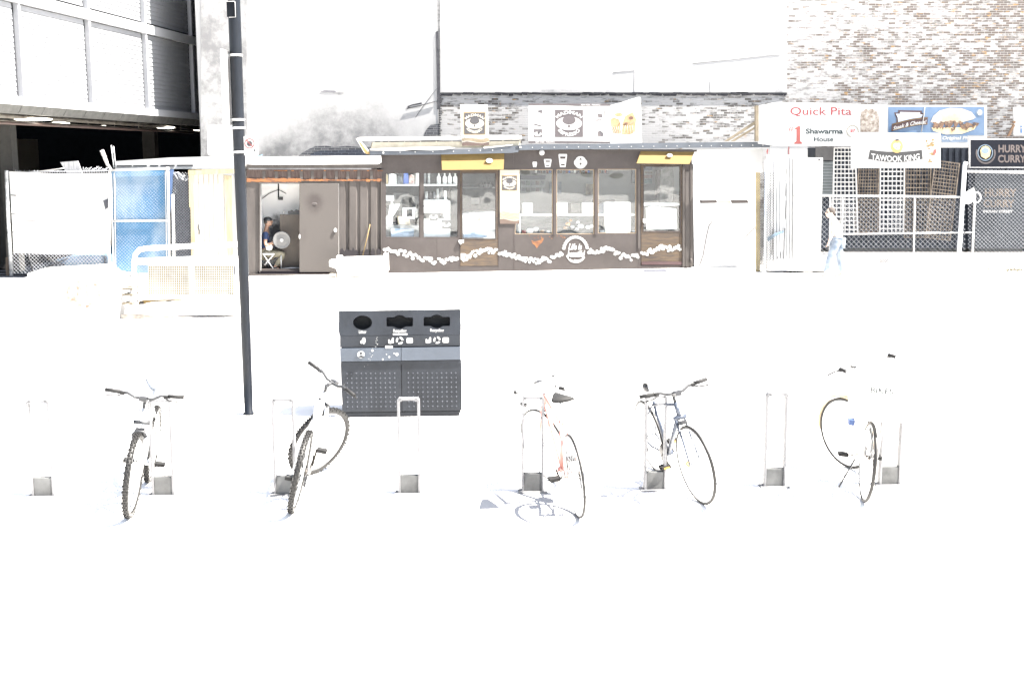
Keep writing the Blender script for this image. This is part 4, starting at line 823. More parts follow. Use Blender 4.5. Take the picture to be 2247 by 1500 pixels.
m=MB(); m.rect(RT,1658,232,1665,310,-.12,.02); m.slab(RT,[(1590,310),(1598,310),(1662,270),(1662,262)],-.1,-.02); m.slab(RT,[(1603,310),(1612,310),(1662,280),(1662,275)],-.3,-.25)
m.build('timber_brace',TIM,qp)
MB().slab(RT,[(1690,320),(1772,320),(1772,346),(1690,346)],-.05,-.01).build('lower_board',WHT,qp)
m=MB(); m.rect(RT,1730,322,1732,340,-.01,-.004); m.slab(RT,[(1682,333),(1684,327),(1686,327),(1684,340)],-.01,.0); m.build('lettering',M('red_mark',(.18,.03,.03)),qp)
sc=sign('shop_sign','blue sign with a maroon steak ribbon and a big cheesesteak sandwich','sign',RT.pt(2055,300))
SKY_=M('blue_sign',(.032,.075,.15),.5,c2=(.085,.13,.20),scale=.8)
m=MB(); m.rect(RT,1945,231,2166,324,-.05,.0); m.build('board',WHT,sc)
MB().rect(RT,1949,235,2160,297,0,.004).build('blue_panel',SKY_,sc)
MB().rect(RT,2066,297,2123,312,0,.004).build('blue_strip',LBLU,sc)
m=MB(); m.slab(RT,[(1962,247),(1971,247),(1971,242),(2023,243),(2023,248),(2030,249),(2026,258),(2026,270),(1967,272),(1967,260)],.004,.008); e=m.build('shield',MARO,sc)
m=MB(); m.slab(RT,[(1966,250),(1975,250),(1975,246),(2019,247),(2019,251),(2025,252),(2021,260),(2021,264),(1971,268),(1970,258)],.008,.012); m.build('shield_face',M('shield_pale',(.26,.30,.36)),e)
def rib(u,v): 
    x=1957+78*u; yc=280-14*math.sin(u*1.5); return (x,yc)
m=MB(); top=[(1957+79*i/12,272-15*math.sin(i/12*1.5)) for i in range(13)]; bot=[(x-1,y+17) for x,y in top][::-1]; m.slab(RT,top+bot,.012,.016); m.build('ribbon',MARO,sc)
for k in(0,1):
    m=MB(); m.ptube(RT,[(x,y+(2 if k==0 else 15)) for x,y in top],.005,.017); m.build('ribbon_line',YEL,sc)
m=MB(); text(m,RT,'Steak & Cheese!',0,0,0,0,.016,.02,.25,warp=lambda u,t:(1960+73*u,287-15*math.sin(u*1.5)-9*t)); m.build('lettering',WHT,sc)
m=MB(); m.slab(RT,[(2042,268),(2048,255),(2062,243),(2085,237),(2110,238),(2132,246),(2141,258),(2135,262),(2105,270),(2060,272)],.004,.010); m.build('bun_picture',M('bun_print',(.26,.19,.11),.6,c2=(.30,.28,.25),scale=2),sc)
m=MB(); m.slab(RT,[(2044,280),(2048,287),(2075,295),(2110,294),(2138,284),(2144,274),(2130,280)],.004,.009); m.build('bun_picture',CREAM,sc)
m=MB()
for k in range(70):
    x=2045+97*random.random(); y=275+random.uniform(-9,11)*(1-abs((x-2093)/70)); m.slab(RT,[(x,y-4),(x+random.uniform(4,10),y-random.uniform(0,4)),(x+random.uniform(1,6),y+5)],.008,.012+random.random()*.006)
m.build('meat_picture',M('meat_print',(.028,.015,.012),.6,c2=(.16,.09,.05),scale=14),sc)
m=MB(); m.ell(RT,2150,247,8,8,.004,.008); m.build('round_badge',LBLU,sc); m=MB(); m.ell(RT,2150,247,5,6,.008,.012); m.build('badge_face',WHT,sc)
m=MB(); m.ptube(RT,[(2029,235),(2027,255),(2022,290)],.010,.02); m.build('torn_line',WHT,sc)
m=MB(); text(m,RT,'Original Philly',2068,299,2140,309,.004,.03,.2); m.build('lettering',WHT,sc)
RB=Plane((5,28.9,0),(1,0,0))
tk=sign('shop_banner','white hanging banner with a yellow disc and a curved black name ribbon','banner',RB.pt(1966,369))
MB().slab(RB,[(1868,291),(2064,292),(2064,369),(1867,369)],-.02,0).build('cloth',WHT,tk)
m=MB(); topc=[(1909+114*i/10,329+4.5*math.sin(i/10*math.pi)) for i in range(11)]; botc=[(1905+120*i/10,349+7.5*math.sin(i/10*math.pi)) for i in range(11)][::-1]; m.slab(RB,topc+botc,0,.004); m.build('ribbon',M('near_black_print',(.012,.012,.013)),tk)
m=MB(); text(m,RB,'TAWOOK KING',0,0,0,0,.004,.02,warp=lambda u,t:(1912+106*u,350-13.5*t+5.5*math.sin(u*math.pi))); m.build('lettering',WHT,tk)
MB().ell(RB,1968,321,13.5,14.5,.003,.009).build('yellow_disc',M('disc_yellow',(.30,.19,.06)),tk); m=MB(); m.ell(RB,1966,320,6,6,.009,.013); m.ell(RB,1972,318,4,4,.009,.013); m.ell(RB,1969,325,6,3.5,.009,.013); m.build('chicken_badge',WHT,tk)
MB().slab(RB,[(1964,307),(1969,305),(1974,307),(1972,309),(1966,309)],.009,.012).build('disc_tip',INK,tk)
m=MB()
for s_,x0,y0,x1,y1 in(('CRISPY',1887,328,1902,331),('JUICY',1889,337,1900,340),('&',1892,345,1895,348),('FRESH',1886,354,1905,357),('HALAL GRILL',1916,318,1942,321),('CHICKEN',1995,319,2013,322)): text(m,RB,s_,x0,y0,x1,y1,0,.0)
m.build('lettering',M('faint_ink',(.14,.14,.14)),tk)
m=MB()
for _ in range(22): m.ell(RB,2041+random.uniform(-8,8),random.choice([310,316,322,334,338,353])+random.uniform(-4,4),random.uniform(1.5,4),random.uniform(1,3),0,.003+random.random()*.003,9)
m.build('food_picture',M('food_print',(.22,.15,.045),.6,c2=(.08,.05,.02),scale=14),tk)
m=MB(); m.slab(RB,[(2049,329),(2054,327),(2055,334),(2050,342),(2047,338)],.005,.009); m.build('chilli_picture',M('red_print',(.16,.05,.04)),tk)
hc_=sign('shop_sign','black curry shop sign with a pale frame and round emblem at the upper right','sign',RB.pt(2200,368))
MB().rect(RB,2127,304,2345,369,-.06,0).build('frame',W_,hc_); MB().rect(RB,2130,307,2342,366,0,.006).build('black_panel',M('gloss_black_blue',(.005,.006,.010),.4,spec=.12),hc_)
LT=M('taupe_letter',(.06,.046,.043),.6)
m=MB(); text(m,RB,'HURRY',2191,318,2252,335,.006,.03); text(m,RB,'CURRY',2190,340,2251,357,.006,.03); m.build('lettering',LT,hc_)
m=MB(); m.ring(RB,2163,336,22,24,3.5,.006,.010,-20,200,30); m.build('emblem_arc',M('taupe_dark',(.035,.028,.028)),hc_); m=MB(); m.ring(RB,2162,335,17,18,2,.006,.011); m.build('emblem_ring',M('steel_blue_print',(.07,.10,.13)),hc_)
MB().slab(RB,[(2151,330),(2155,323),(2163,320),(2170,323),(2174,330),(2172,343),(2163,349),(2153,343)],.006,.011).build('emblem_shape',M('pale_gold_print',(.30,.24,.12)),hc_); MB().ell(RB,2162,331,8,6,.011,.014).build('emblem_oval',LBLU,hc_)
h2=sign('shop_sign','dark lower curry sign with brown letters seen through the chain link fence','sign',RS.pt(2200,475))
MB().rect(RS,2140,378,2345,545,-.04,0).build('panel',M('navy_grey_panel',(.017,.020,.025),.6,spec=.2),h2)
m=MB(); text(m,RS,'HURRY',2161,414,2231,432,0,.03); text(m,RS,'CURRY',2158,438,2226,455,0,.03); m.build('lettering',M('brown_letter',(.075,.055,.04)),h2); m=MB(); text(m,RS,'INDIAN STREET',2157,461,2222,467,0,.03); m.build('lettering',WHT,h2)
e1=sign('shop_sign','white sign corner with blue letter and an orange cone picture at the right edge','sign',RT.pt(2240,300))
MB().rect(RT,2224,235,2330,298,-.05,0).build('board',WHT,e1); m=MB(); text(m,RT,'i',2239,282,2243,292,0,.05); m.rect(RT,2239,276,2243,279,0,.004); m.build('lettering',BLUE,e1)
m=MB(); m.slab(RT,[(2210,300),(2216,299),(2228,275),(2224,272)],-.03,.02); m.ell(RT,2226,268,3,3,-.03,.02); m.build('corner_picture',TAN,e1)
# fence
WIRE=M('galvanised_wire',(.26,.27,.29),.45,.2,spec=.2); RAIL=M('fence_rail',(.30,.30,.30),.5,spec=.3)
def chain(m,pl,x0,y0,x1,y1,p=10.8,r=.0034,off=0):
    k=x0-(y1-y0)
    while k<x1:
        for sgn in(1,-1):
            pts=[]
            # line x = k + t , y = y0 + t (or mirrored)
            a_=max(x0,k); b_=min(x1,k+(y1-y0))
            if b_-a_<1: continue
            ya,yb=y0+(a_-k),y0+(b_-k)
            if sgn<0: ya,yb=y0+y1-ya,y0+y1-yb
            m.tube([pl.pt(a_,ya,off+.003*sgn),pl.pt(b_,yb,off+.003*sgn)],r,3,cap=False)
        k+=p
    return m
fn=thing('chain_link_fence','galvanised chain link fence with white rails in front of the food stalls','fence',tuple(G(1900,601)))
m=MB(); chain(m,RF,1745,432,2118,585); m.build('mesh',WIRE,fn)
m=MB(); m.ptube(RF,[(1742,429),(2120,432)],.028); m.ptube(RF,[(1838,514),(2115,510)],.022); m.build('rail',RAIL,fn)
for x,y0,y1,r_ in((1820,430,582,.022),(2005,433,563,.022),(1847,432,560,.02)): MB().ptube(RF,[(x+2,y0),(x,y1)],r_).build('post',RAIL,fn)
f3=thing('chain_link_fence','chain link gate leaf with a top rail in front of the lower curry sign','fence',tuple(G(2190,600)))
m=MB(); chain(m,RF,2124,372,2330,560,8.6); m.build('mesh',WIRE,f3)
m=MB(); m.ptube(RF,[(2122,376),(2330,380)],.035); m.ptube(RF,[(2118,510),(2134,510)],.02); m.build('rail',RAIL,f3)
MB().ptube(RF,[(2139,420),(2134,562)],.028).build('post',RAIL,f3); 
gp=MB().ptube(RF,[(2120,356),(2117,362),(2110,470),(2104,560),(2101,588)],.055,0,10).build('gate_post',M('zinc_post',(.4,.42,.44),.4,.3,var=.4,scale=20,stretch=(1,1,.3)),label='thick galvanised gate post between the two chain link fences',cat='post')
cd_=thing('gate_tag','tilted white card with a ring chained to the gate post','tag',tuple(RF.pt(2134,445,.1)))
MB().slab(RF,[(2114,425),(2137,411),(2141,422),(2140,438),(2128,448),(2116,447)],.09,.11).build('card',WHT,cd_); m=MB(); m.ring(RF,2142,433,12,13,3,.06,.08); m.build('ring',W_,cd_)
m=MB(); m.ell(RF,2122,436,1.5,1,.11,.115,8); m.ell(RF,2135,430,2,1,.11,.115,8); m.build('hole',INK,cd_)
m=MB(); x=1684
while x<2247:
    l=random.uniform(5,45); 
    if random.random()<.75:
        y=random.choice([590,596.5,598,598])+random.uniform(-1.5,1.5); p=G(x,y); q=G(x+l,y-.5); m.tube([p+Vector((0,0,.01)),q+Vector((0,0,.01))],.014,4)
    x+=l+random.uniform(2,25)
m.build('gutter_debris',M('debris_dark',(.03,.028,.026),.9),kind='stuff')
m=MB()
for _ in range(420):
    x=random.choice([random.gauss(2225,18),random.uniform(2075,2247),random.gauss(1737,6)]); p=G(x,random.uniform(589,597)); d_=Vector((random.uniform(-.06,.06),random.uniform(-.05,.05),random.uniform(.03,.12)))
    m.add([p,p+Vector((.02,0,0)),p+d_],[(0,1,2)])
m.build('dry_grass',M('dry_grass_mat',(.10,.08,.05),.9,c2=(.04,.045,.02)),kind='stuff')
# left end of compound: posts and white sheets
ep=thing('fence_end','rolled chain link and tan timber post at the left end of the stall fence','fence',tuple(G(1678,598)))
MB().ptube(RF,[(1680,352),(1678,598)],.035).build('post',M('end_post',(.33,.36,.40),.4,.3,var=.4,stretch=(1,1,.2)),ep); MB().rect(RF,1660,378,1668,596,-.6,-.5).build('timber_post',M('tan_post',(.20,.16,.08),.8,var=.3),ep)
m=MB(); chain(m,RF,1661,378,1700,592,5.5,.006,.02); m.build('mesh',M('dark_wire',(.05,.05,.05),.5),ep)
wc=thing('white_sheet_wall','white corrugated sheet wall with faint grey streaks left of the white board','sheet wall',tuple(G(1710,592)))
m=MB()
for x in range(1684,1744,7): m.slab(RF,[(x,345),(x+5,345),(x+5,570),(x,570)],-.32,-.28)
m.rect(RF,1682,340,1746,572,-.36,-.32); m.build('sheet',M('streaked_white',(.62,.62,.62),.6,c2=(.26,.27,.28),scale=2.2,stretch=(5,5,.35)),wc)
m=MB()
for x,y0,y1 in((1724,370,430),(1723,440,480),(1720,500,568),(1706,560,568),(1712,552,568),(1694,500,560)): m.ptube(RF,[(x+2,y0),(x,y1)],.008,-.27,4)
m.build('seam',M('seam_dark',(.05,.05,.05)),wc)
m=MB(); m.slab(RF,[(1684,522),(1700,512),(1720,506),(1720,510),(1702,518),(1686,530)],-.2,-.15); m.build('blue_strap',M('strap_blue',(.10,.15,.2)),wc)
wb=thing('white_board','tall white advertising board with faint vertical lettering beside the fence','board',tuple(G(1770,590)))
m=MB(); m.slab(RF,[(1742,345),(1806,346),(1801,565),(1740,562)],-.2,-.12); m.build('panel',WHT,wb)
m=MB(); 
for k,c_ in enumerate('SHAWARMA'): text(m,RF,c_,1757,368+k*5.5,1761,372+k*5.5,-.12,-.01)
m.build('lettering',M('faint_ink2',(.22,.23,.24)),wb); MB().ell(RF,1798,351,2,2,-.12,-.10,8).build('screw',INK,wb)
item('ledge','low white concrete ledge at the foot of the stall fence','ledge',W_IN,lambda m:m.rect(RF,1684,566,1830,594,-.9,-.35))
m=MB(); chain(m,RF,1741,553,1780,567,6,.006,-.33); tag(m.build('wire_scrap',M('wire_scrap_m',(.04,.04,.04))),'small piece of dark wire mesh at the foot of the white board','wire mesh')
item('wire_scrap','small crate of dark mesh on the deck behind the fence','wire mesh',M('scrap2',(.05,.05,.05)),lambda m:chain(m,RF,1930,568,1950,577,5,.008,-.4))
# ---------- walking person ----------
WPl=Plane((7.5,27.6,0),(1,0,0))
def Wq(x,y,o_=0): return WPl.pt(x,y,o_)
wp=thing('person','person in a white top and pale blue jeans walking past the chain link fence','person',(Wq(1830,612).x,27.6,0))
zf=lambda x,o_: Vector((Wq(x,600,o_).x,27.6-o_,.05))
rad={'pel':(Wq(1838,529),(.15,.12)),'ab':(Wq(1836,515),(.125,.10)),'ch':(Wq(1834,500),(.16,.12)),'up':(Wq(1832,490),(.14,.09)),'nk':(Wq(1828,480),.05),'hd':(Wq(1824,472),.06),
 'sL':(Wq(1833,491,-.18),.055),'eL':(Wq(1842,512,-.24),.042),'wL':(Wq(1836,533,-.26),.027),'sR':(Wq(1831,492,.18),.055),'eR':(Wq(1827,512,.24),.042),'wR':(Wq(1819,529,.26),.027),
 'hL':(Wq(1839,532,-.1),.095),'kL':(Wq(1843,566,-.1),.06),'aL':(zf(1848,-.1)+Vector((0,0,.06)),.038),'fL':(zf(1838,-.1),.035),'hR':(Wq(1836,532,.1),.095),'kR':(Wq(1822,564,.1),.062),'aR':(zf(1813,.1)+Vector((0,0,.06)),.038),'fR':(zf(1803,.1),.035)}
vs,fs=skin(ch_,rad); m=MB().add(vs,fs,True); hc=Wq(1822,467); f,l,u=head(m,hc,(-1,-.12,0)); 
hand(m,rad['wR'][0],(-.25,0,-1),(-1,0,0),1,.3); hand(m,rad['wL'][0],(-.25,0,-1),(-1,0,0),1,.3); m.build('body',M('skin_light',(.42,.31,.25),.5,var=.05),wp)
cloth_skin(['ab','ch','up'],[['pel','ab','ch','up'],['up','sL','mL'],['up','sR','mR']],1.08,WHT,'shirt',wp,rad,{'pel':(lerp(rad['pel'][0],rad['ab'][0],.3),(.165,.135)),'sL':(rad['sL'][0],.068),'sR':(rad['sR'][0],.068),'mL':(lerp(rad['sL'][0],rad['eL'][0],.8),.056),'mR':(lerp(rad['sR'][0],rad['eR'][0],.8),.056)})
JEAN=M('pale_jeans',(.08,.115,.16),.9,c2=(.24,.27,.31),scale=5)
cloth_skin(['pel','hL','hR'],[['pel','hL','kL','aL'],['pel','hR','kR','aR']],1.05,JEAN,'jeans',wp,rad,{'kL':(rad['kL'][0],.09),'kR':(rad['kR'][0],.095),'aL':(rad['aL'][0]+Vector((0,0,.03)),.075),'aR':(rad['aR'][0]+Vector((0,0,.03)),.08)})
m=MB(); Mx=Matrix((f,l,u)).transposed(); m.sph(hc+u*.03-f*.02,(.10,.086,.105),Mx); m.build('hair',M('hair_dark',(.035,.028,.024),.9),wp)
m=MB(); 
for s_ in(-1,1): m.sph(hc+f*.088+l*s_*.034+u*.012,(.014,.03,.02),Mx)
m.tube([hc+f*.07+l*.07+u*.015,hc+f*.1+u*.015,hc+f*.07-l*.07+u*.015],.006,5); m.build('sunglasses',BLK,wp)
SHM=M('shoe_pale',(.3,.29,.28))
for k in('L','R'):
    m=MB(); p=rad['a'+k][0]; q=rad['f'+k][0]; m.tube([Vector((p.x+.05,p.y,.045)),Vector((p.x,p.y,.05)),Vector((q.x,q.y,.045)),Vector((q.x-.07,q.y,.035))],[.04,.048,.045,.03],10); m.build('shoe',SHM,wp)
# ================= LEFT YARD =================
LF=Plane((-9,28.2,0),(1,0,0))
TARPW=M('white_tarp',(.42,.42,.42),.6,var=.04,bump=.2)
wt=thing('tarp_fence','white sheeted fence panel with a barbed chain link top edge at the far left','fence',tuple(G(130,604)))
m=MB(); m.slab(LF,[(20,376),(120,381),(240,380),(238,470),(240,556),(120,558),(30,555),(26,480)],-.03,0); m.build('tarp',TARPW,wt)
m=MB(); m.ptube(LF,[(14,374),(18,480),(25,606)],.045,.02,8); m.ptube(LF,[(240,378),(240,590)],.03,.02); m.build('post',M('mottled_post',(.30,.31,.32),.5,.2,c2=(.75,.75,.75),scale=9),wt)
m=MB()
for k in range(58):
    x=26+k*3.7; h=random.uniform(3,7) if x<180 else random.uniform(6,15); m.ptube(LF,[(x,381),(x+1.5,380-h)],.006,-.02,4)
    if x>185: m.ptube(LF,[(x-2,378-h*.4),(x+5,374-h*.6)],.007,-.02,4)
m.ptube(LF,[(20,377),(236,375)],.012,-.02); m.build('mesh_top',WIRE,wt)
m=MB(); chain(m,LF,26,555,236,600,8,.006,.01); m.build('mesh_bottom',WIRE,wt)
m=MB(); 
for y in(428,469,509): MB().ptube(LF,[(24,y),(35,y+1)],.01,.06,5).build('tie_wire',BLK,wt)
m.ptube(LF,[(28,483),(60,484),(112,486)],.006,.01,4); m.ptube(LF,[(150,487),(222,491)],.005,.01,4)
for a_,b_ in(((62,556),(72,595)),((90,558),(118,575)),((100,588),(150,566)),((230,560),(230,578))): MB().ptube(LF,[a_,b_],.014,.02,5).build('brace_wire',BLK,wt)
m.build('seam_line',BLK,wt)
item('blue_tarp','crumpled blue tarpaulin on the ground behind the white fence panel','tarp',M('tarp_blue',(.045,.10,.17),.5,c2=(.12,.2,.3),scale=2,bump=.6),lambda m:m.slab(LF,[(120,570),(150,562),(200,560),(232,562),(233,578),(190,586),(150,584)],-.8,-.2))
item('timber_stack','tan timber and dark scrap behind the right edge of the white fence panel','timber',OCH,lambda m:(m.rect(LF,232,470,243,540,-.3,-.1),m.rect(LF,229,455,240,462,-.3,-.1)))
item('scrap_bag','small dark bag stuck behind the right edge of the white fence panel','bag',M('bag_slate',(.02,.022,.03)),lambda m:m.slab(LF,[(226,440),(237,436),(239,452),(231,460)],-.1,.03))
item('brown_stake','short brown wooden stake at the foot of the far left post','stake',M('stake_brown',(.09,.065,.045)),lambda m:m.slab(LF,[(12,565),(19,563),(22,606),(13,606)],-.1,.02))
item('palings','tilted pale striped panel sticking up behind the white fence','panel',M('stripe_panel',(.24,.245,.26),.5,var=.35,scale=8,stretch=(4,1,.3)),lambda m:m.slab(LF,[(132,356),(170,353),(180,380),(148,382)],-.35,-.3))
item('thin_rail','thin pale rail sloping up behind the white fence panel','rail',W_,lambda m:m.ptube(LF,[(60,380),(132,371),(140,369)],.02,-.3))
# blue tarp gate
bg_=thing('blue_gate','chain link gate backed by a bright blue tarpaulin','gate',tuple(G(305,596)))
BT=M('tarp_bright_blue',(.055,.125,.215),.6,spec=.1,var=.25,scale=1.3,bump=.5); n,L,b_=nodes(BT)
nz=noise(n,L,1.1,(1.2,1,.6),6,.6,(2,0,1)); px_=xyz(n,L)
L.new(mixc(n,L,sstep(n,L,nz,.40,.62),(.046,.118,.21),(.14,.20,.265)),b_.inputs['Base Color'])
m=MB(); m.slab(LF,[(242,375),(366,374),(368,480),(370,600),(300,600),(246,590)],-.06,-.03); m.build('tarp',BT,bg_)
m=MB(); chain(m,LF,246,378,366,594,7.4,.0021); m.build('mesh',WIRE,bg_)
for nm,p_,r_ in(('post',[(243,374),(246,480),(250,592)],.022),('post',[(251,378),(254,592)],.014),('post',[(368,366),(372,570)],.032),('post',[(363,374),(366,570)],.014),('rail',[(240,374),(372,370)],.03),('rail',[(246,485),(370,484)],.026)): MB().ptube(LF,p_,r_,.02).build(nm,RAIL,bg_)
# dark mesh return
dm=thing('mesh_return','side fence of dark shade mesh with curling wire between blue gate and wooden door','fence',tuple(G(395,590)))
MB().slab(LF,[(374,374),(418,388),(423,572),(376,575)],-.12,-.08).build('shade_mesh',M('shade_mesh_m',(.042,.045,.058),.8,var=.4,scale=30),dm)
m=MB(); chain(m,LF,376,378,421,572,6.4,.0045,-.05); m.build('wire',M('wire_dim',(.16,.17,.18),.5,.3),dm)
m=MB(); m.slab(LF,[(371,372),(380,372),(376,440),(372,470)],-.07,-.03); m.build('blue_edge',M('tarp_deep_blue',(.03,.06,.13)),dm)
for k in range(22): 
    if k==0: m=MB()
    x=380+random.random()*36; m.ptube(LF,[(x,376+(x-380)*.35+random.uniform(0,14)),(x+random.uniform(3,9),376+(x-380)*.35+random.uniform(0,16))],.012,-.03,4)
m.build('curled_wire',WIRE,dm)
item('post','separate short white post with a cap standing before the dark mesh','post',RAIL,lambda m:(m.ptube(LF,[(379,432),(382,572)],.035,.15,8),m.sph(LF.pt(379,430,.15),.045)))
# pine door
wd=thing('wooden_door','pale pine plank door with a dark handle beside the container','door',tuple(G(468,590)))
m=MB()
xs_=[424,435,447,458,468,478,491]
for a_,b2_ in zip(xs_[:-1],xs_[1:]): m.slab(LF,[(a_+.4,382),(b2_-.4,382),(b2_+1.6,575),(a_+2.4,575)],-.04,0)
m.build('planks',M('pine_bright',(.28,.26,.22),.7,var=.15,scale=4,stretch=(7,7,.4)),wd)
PF=M('pine_frame',(.22,.185,.115),.7,var=.3,scale=3,stretch=(5,5,.6))
m=MB(); m.slab(LF,[(413,373),(512,371),(512,380),(413,384)],-.05,.03); m.slab(LF,[(414,384),(424,384),(428,575),(420,575),(418,455),(415,455)],-.05,.03); m.slab(LF,[(492,384),(509,386),(511,575),(499,575)],-.06,.01); m.build('frame',PF,wd)
MB().ptube(LF,[(436,490),(435,500),(437,506),(437,514)],.016,.05).build('handle',BLK,wd)
# white waste skip behind
sk=thing('long_container','long white site container roof behind the blue gate and pine door','container',tuple(LF.pt(390,375,-1.2)))
m=MB(); m.slab(LF,[(253,354),(372,346),(530,342),(530,370),(253,372)],-3.2,-.9); m.build('body',M('skip_white',(.45,.45,.445),.5,var=.05),sk)
m=MB()
for x0,x1 in((256,289),(292,322),(329,347),(352,383),(388,423)): m.slab(LF,[(x0,362.5-(x0-256)*.008),(x1,362.5-(x1-256)*.008),(x1,366-(x1-256)*.008),(x0,366-(x0-256)*.008)],-.9,-.88)
m.build('slot',M('slot_grey',(.03,.032,.036)),sk)
item('tall_stick','bent pale pipe shaped like a hockey stick rising behind the blue gate','pipe',W_,lambda m:m.tube([LF.pt(223,330,-.1),LF.pt(229,344,-.1),LF.pt(236,362,-.1),LF.pt(247,376,-.1)],[.055,.05,.04,.03],8))
item('thin_poles','pair of thin pale poles rising beside the bent pipe','poles',GAL,lambda m:(m.ptube(LF,[(244,319),(250,368)],.013,-.1),m.ptube(LF,[(249,321),(254,366)],.013,-.1)))
# jersey barrier and barricades near the road
JP=Plane(G(100,700),(1,0,0))
def jersey(x0,x1,lab):
    y=JP.p.y; xa=(x0-1123.5)/F*(y*math.cos(PIT)+CH*math.sin(PIT)); xb=(x1-1123.5)/F*(y*math.cos(PIT)+CH*math.sin(PIT))
    pr=[(0,0),(0,.07),(.14,.22),(.20,.70),(.36,.70),(.42,.22),(.56,.07),(.56,0)]
    A=[Vector((xa,y+d,z)) for d,z in pr]; m=MB().prism(A,(xb-xa,0,0)); return m.build('jersey_barrier',CONC,label=lab,cat='barrier',bevel=.01,group='concrete barriers at the road edge')
jersey(-130,262,'long white concrete jersey barrier bearing two worn orange half discs')
jp=JP.up(-.12)
tg=thing('worn_roundel','faded orange half discs painted on the long jersey barrier','marking',tuple(jp.pt(183,665)))
WORN=M('worn_orange',(.13,.08,.045),.8,c2=(.50,.46,.42),scale=7)
for s_ in(-1,1):
    cx_=178 if s_<0 else 188; pts=[(cx_+s_*34*math.sin(t),645-31*math.cos(t)) for t in [i*math.pi/14 for i in range(15)]]
    MB().slab(jp,pts,.0,.006).build('half_disc',WORN,tg)
item('barrier_stain','patch of dark wet dirt at the foot of the jersey barrier','dirt',M('dirt_dark',(.06,.06,.06),.9,c2=(.4,.4,.4),scale=5),lambda m:m.slab(JP,[(18,686),(48,684),(72,687),(70,699),(20,699)],.0,.012))
tb=thing('trestle','weathered tan trestle ends behind the jersey barrier','trestle',tuple(JP.pt(280,690,.1)))
m=MB()
for y_ in(632,645,664): m.rect(JP,268,y_,290,y_+4,-.3,.05)
m.build('board',TIM,tb); m=MB(); m.rect(JP,284,632,290,690,-.2,.0); m.build('leg',W_,tb)
m=MB(); m.slab(JP,[(265,690),(300,688),(350,694),(420,695),(350,698),(267,701)],-.05,.0); m.build('foot',M('foot_grey',(.05,.045,.04),.8,c2=(.25,.23,.2)),tb)
br_=thing('mesh_barricade','white rounded barricade frame with yellow orange mesh panels','barricade',tuple(JP.pt(410,690,-.2)))
JB=JP.up(-.15)
m=MB(); pts=[(294,690),(294,575),(297,558),(306,548),(320,545),(400,541),(522,536)]; m.ptube(JB,pts,.045,0,8); m.ptube(JB,[(300,572),(420,568),(522,567)],.05,0,8); m.build('frame',WHTI,br_)
MB().ptube(JB,[(420,570),(421,652)],.05).build('post',WHTI,br_); MB().ptube(JB,[(520,567),(520,690)],.03).build('post',WHTI,br_); MB().ptube(JB,[(300,655),(520,650)],.03).build('rail',WHTI,br_)
MESHY=M('mesh_white',(.55,.54,.52),.7)
MB().rect(JB,326,583,415,648,-.05,-.035).build('ochre_backing',M('ochre_board',(.34,.25,.07),.9,spec=.05,c2=(.42,.35,.19),scale=1.5),br_); MB().rect(JB,428,583,511,646,-.05,-.035).build('ochre_backing',M('ochre_board2',(.36,.28,.10),.9,spec=.05,c2=(.44,.38,.24),scale=1.2),br_)
m=MB()
for (x0,x1) in((325,416),(427,512)):
    x=x0
    while x<x1: m.rect(JB,x,582,x+1.2,648,-.03,-.015); x+=4.7
    y=583
    while y<648: m.rect(JB,x0,y,x1,y+1.2,-.015,-.002); y+=5.2
m.build('plastic_mesh',MESHY,br_)
MB().rect(JB,301,574,522,581,-.03,.0).build('top_board',WHTI,br_)
m=MB(); m.slab(JB,[(303,662),(330,655),(440,655),(520,650),(520,652),(400,659),(340,662),(304,668)],-.2,-.02); m.build('lower_plank',OCH,br_)
m=MB(); m.rect(JB,306,663,314,667,-.02,.02); m.slab(JB,[(332,664),(360,662),(380,659),(380,661),(350,664)],-.02,.01);m.build('black_scrap',BLK,br_)  # small black pieces at the foot of the barricade
item('white_plinth','low white rubble and board pile under the mesh barricade','rubble',W_IN,lambda m:(m.slab(JP,[(296,668),(520,658),(520,690),(296,694)],-.6,-.25)))
item('dust_sheet','white dust sheet lump at the foot of the blue gate','sheet',W_IN,lambda m:m.slab(LF,[(60,600),(100,588),(170,584),(240,580),(262,596),(300,602),(250,608),(60,608)],-.3,.15))
item('cloudy_pile','dark grey plank lying on the ground left of the fence post','plank',M('plank_slate',(.025,.030,.036),spec=.1),lambda m:m.add([G(0,611)+Vector((0,0,.03)),G(132,614)+Vector((0,0,.03)),G(132,616)+Vector((0,0,.03)),G(0,615)+Vector((0,0,.03)),G(0,611),G(132,614),G(132,616),G(0,615)],[(0,1,2,3),(0,4,5,1),(1,5,6,2),(2,6,7,3),(3,7,4,0)]))  # thin dark plank flat on the ground
# ================= STREET POLE =================
pg=G(546,909); lp_=thing('street_pole','tall black street light pole with signs clamped to it','pole',tuple(pg))
def pz(py): # height on the pole for a pixel row
    d=ray(530,py); t=(pg.y)/d.y; return CH+d.z*t
m=MB(); m.lathe([(.060,0),(.060,.02),(.049,.03),(.050,.5),(.056,1.6),(.063,3.0),(.066,4.2),(.067,8)],pg,28); m.build('shaft',POLE,lp_)
m=MB(); m.tube([pg+Vector((-.062,-.02,pz(30)+.02)),pg+Vector((-.062,-.02,pz(30)-.02))],.01); m.box((pg.x-.018,pg.y-.075,pz(23)),(.085,.02,.155)); m.build('access_cover',M('cover_dark',(.003,.004,.006),.5,spec=.1),lp_)
m=MB(); 
c_=Vector((pg.x-.018,pg.y-.088,pz(23))); 
m.tube([c_+Vector((-.045,0,.08)),c_+Vector((.045,0,.08)),c_+Vector((.05,0,.07)),c_+Vector((.05,0,-.08)),c_+Vector((-.02,0,-.082))],.004,5); m.build('cover_edge',W_,lp_)
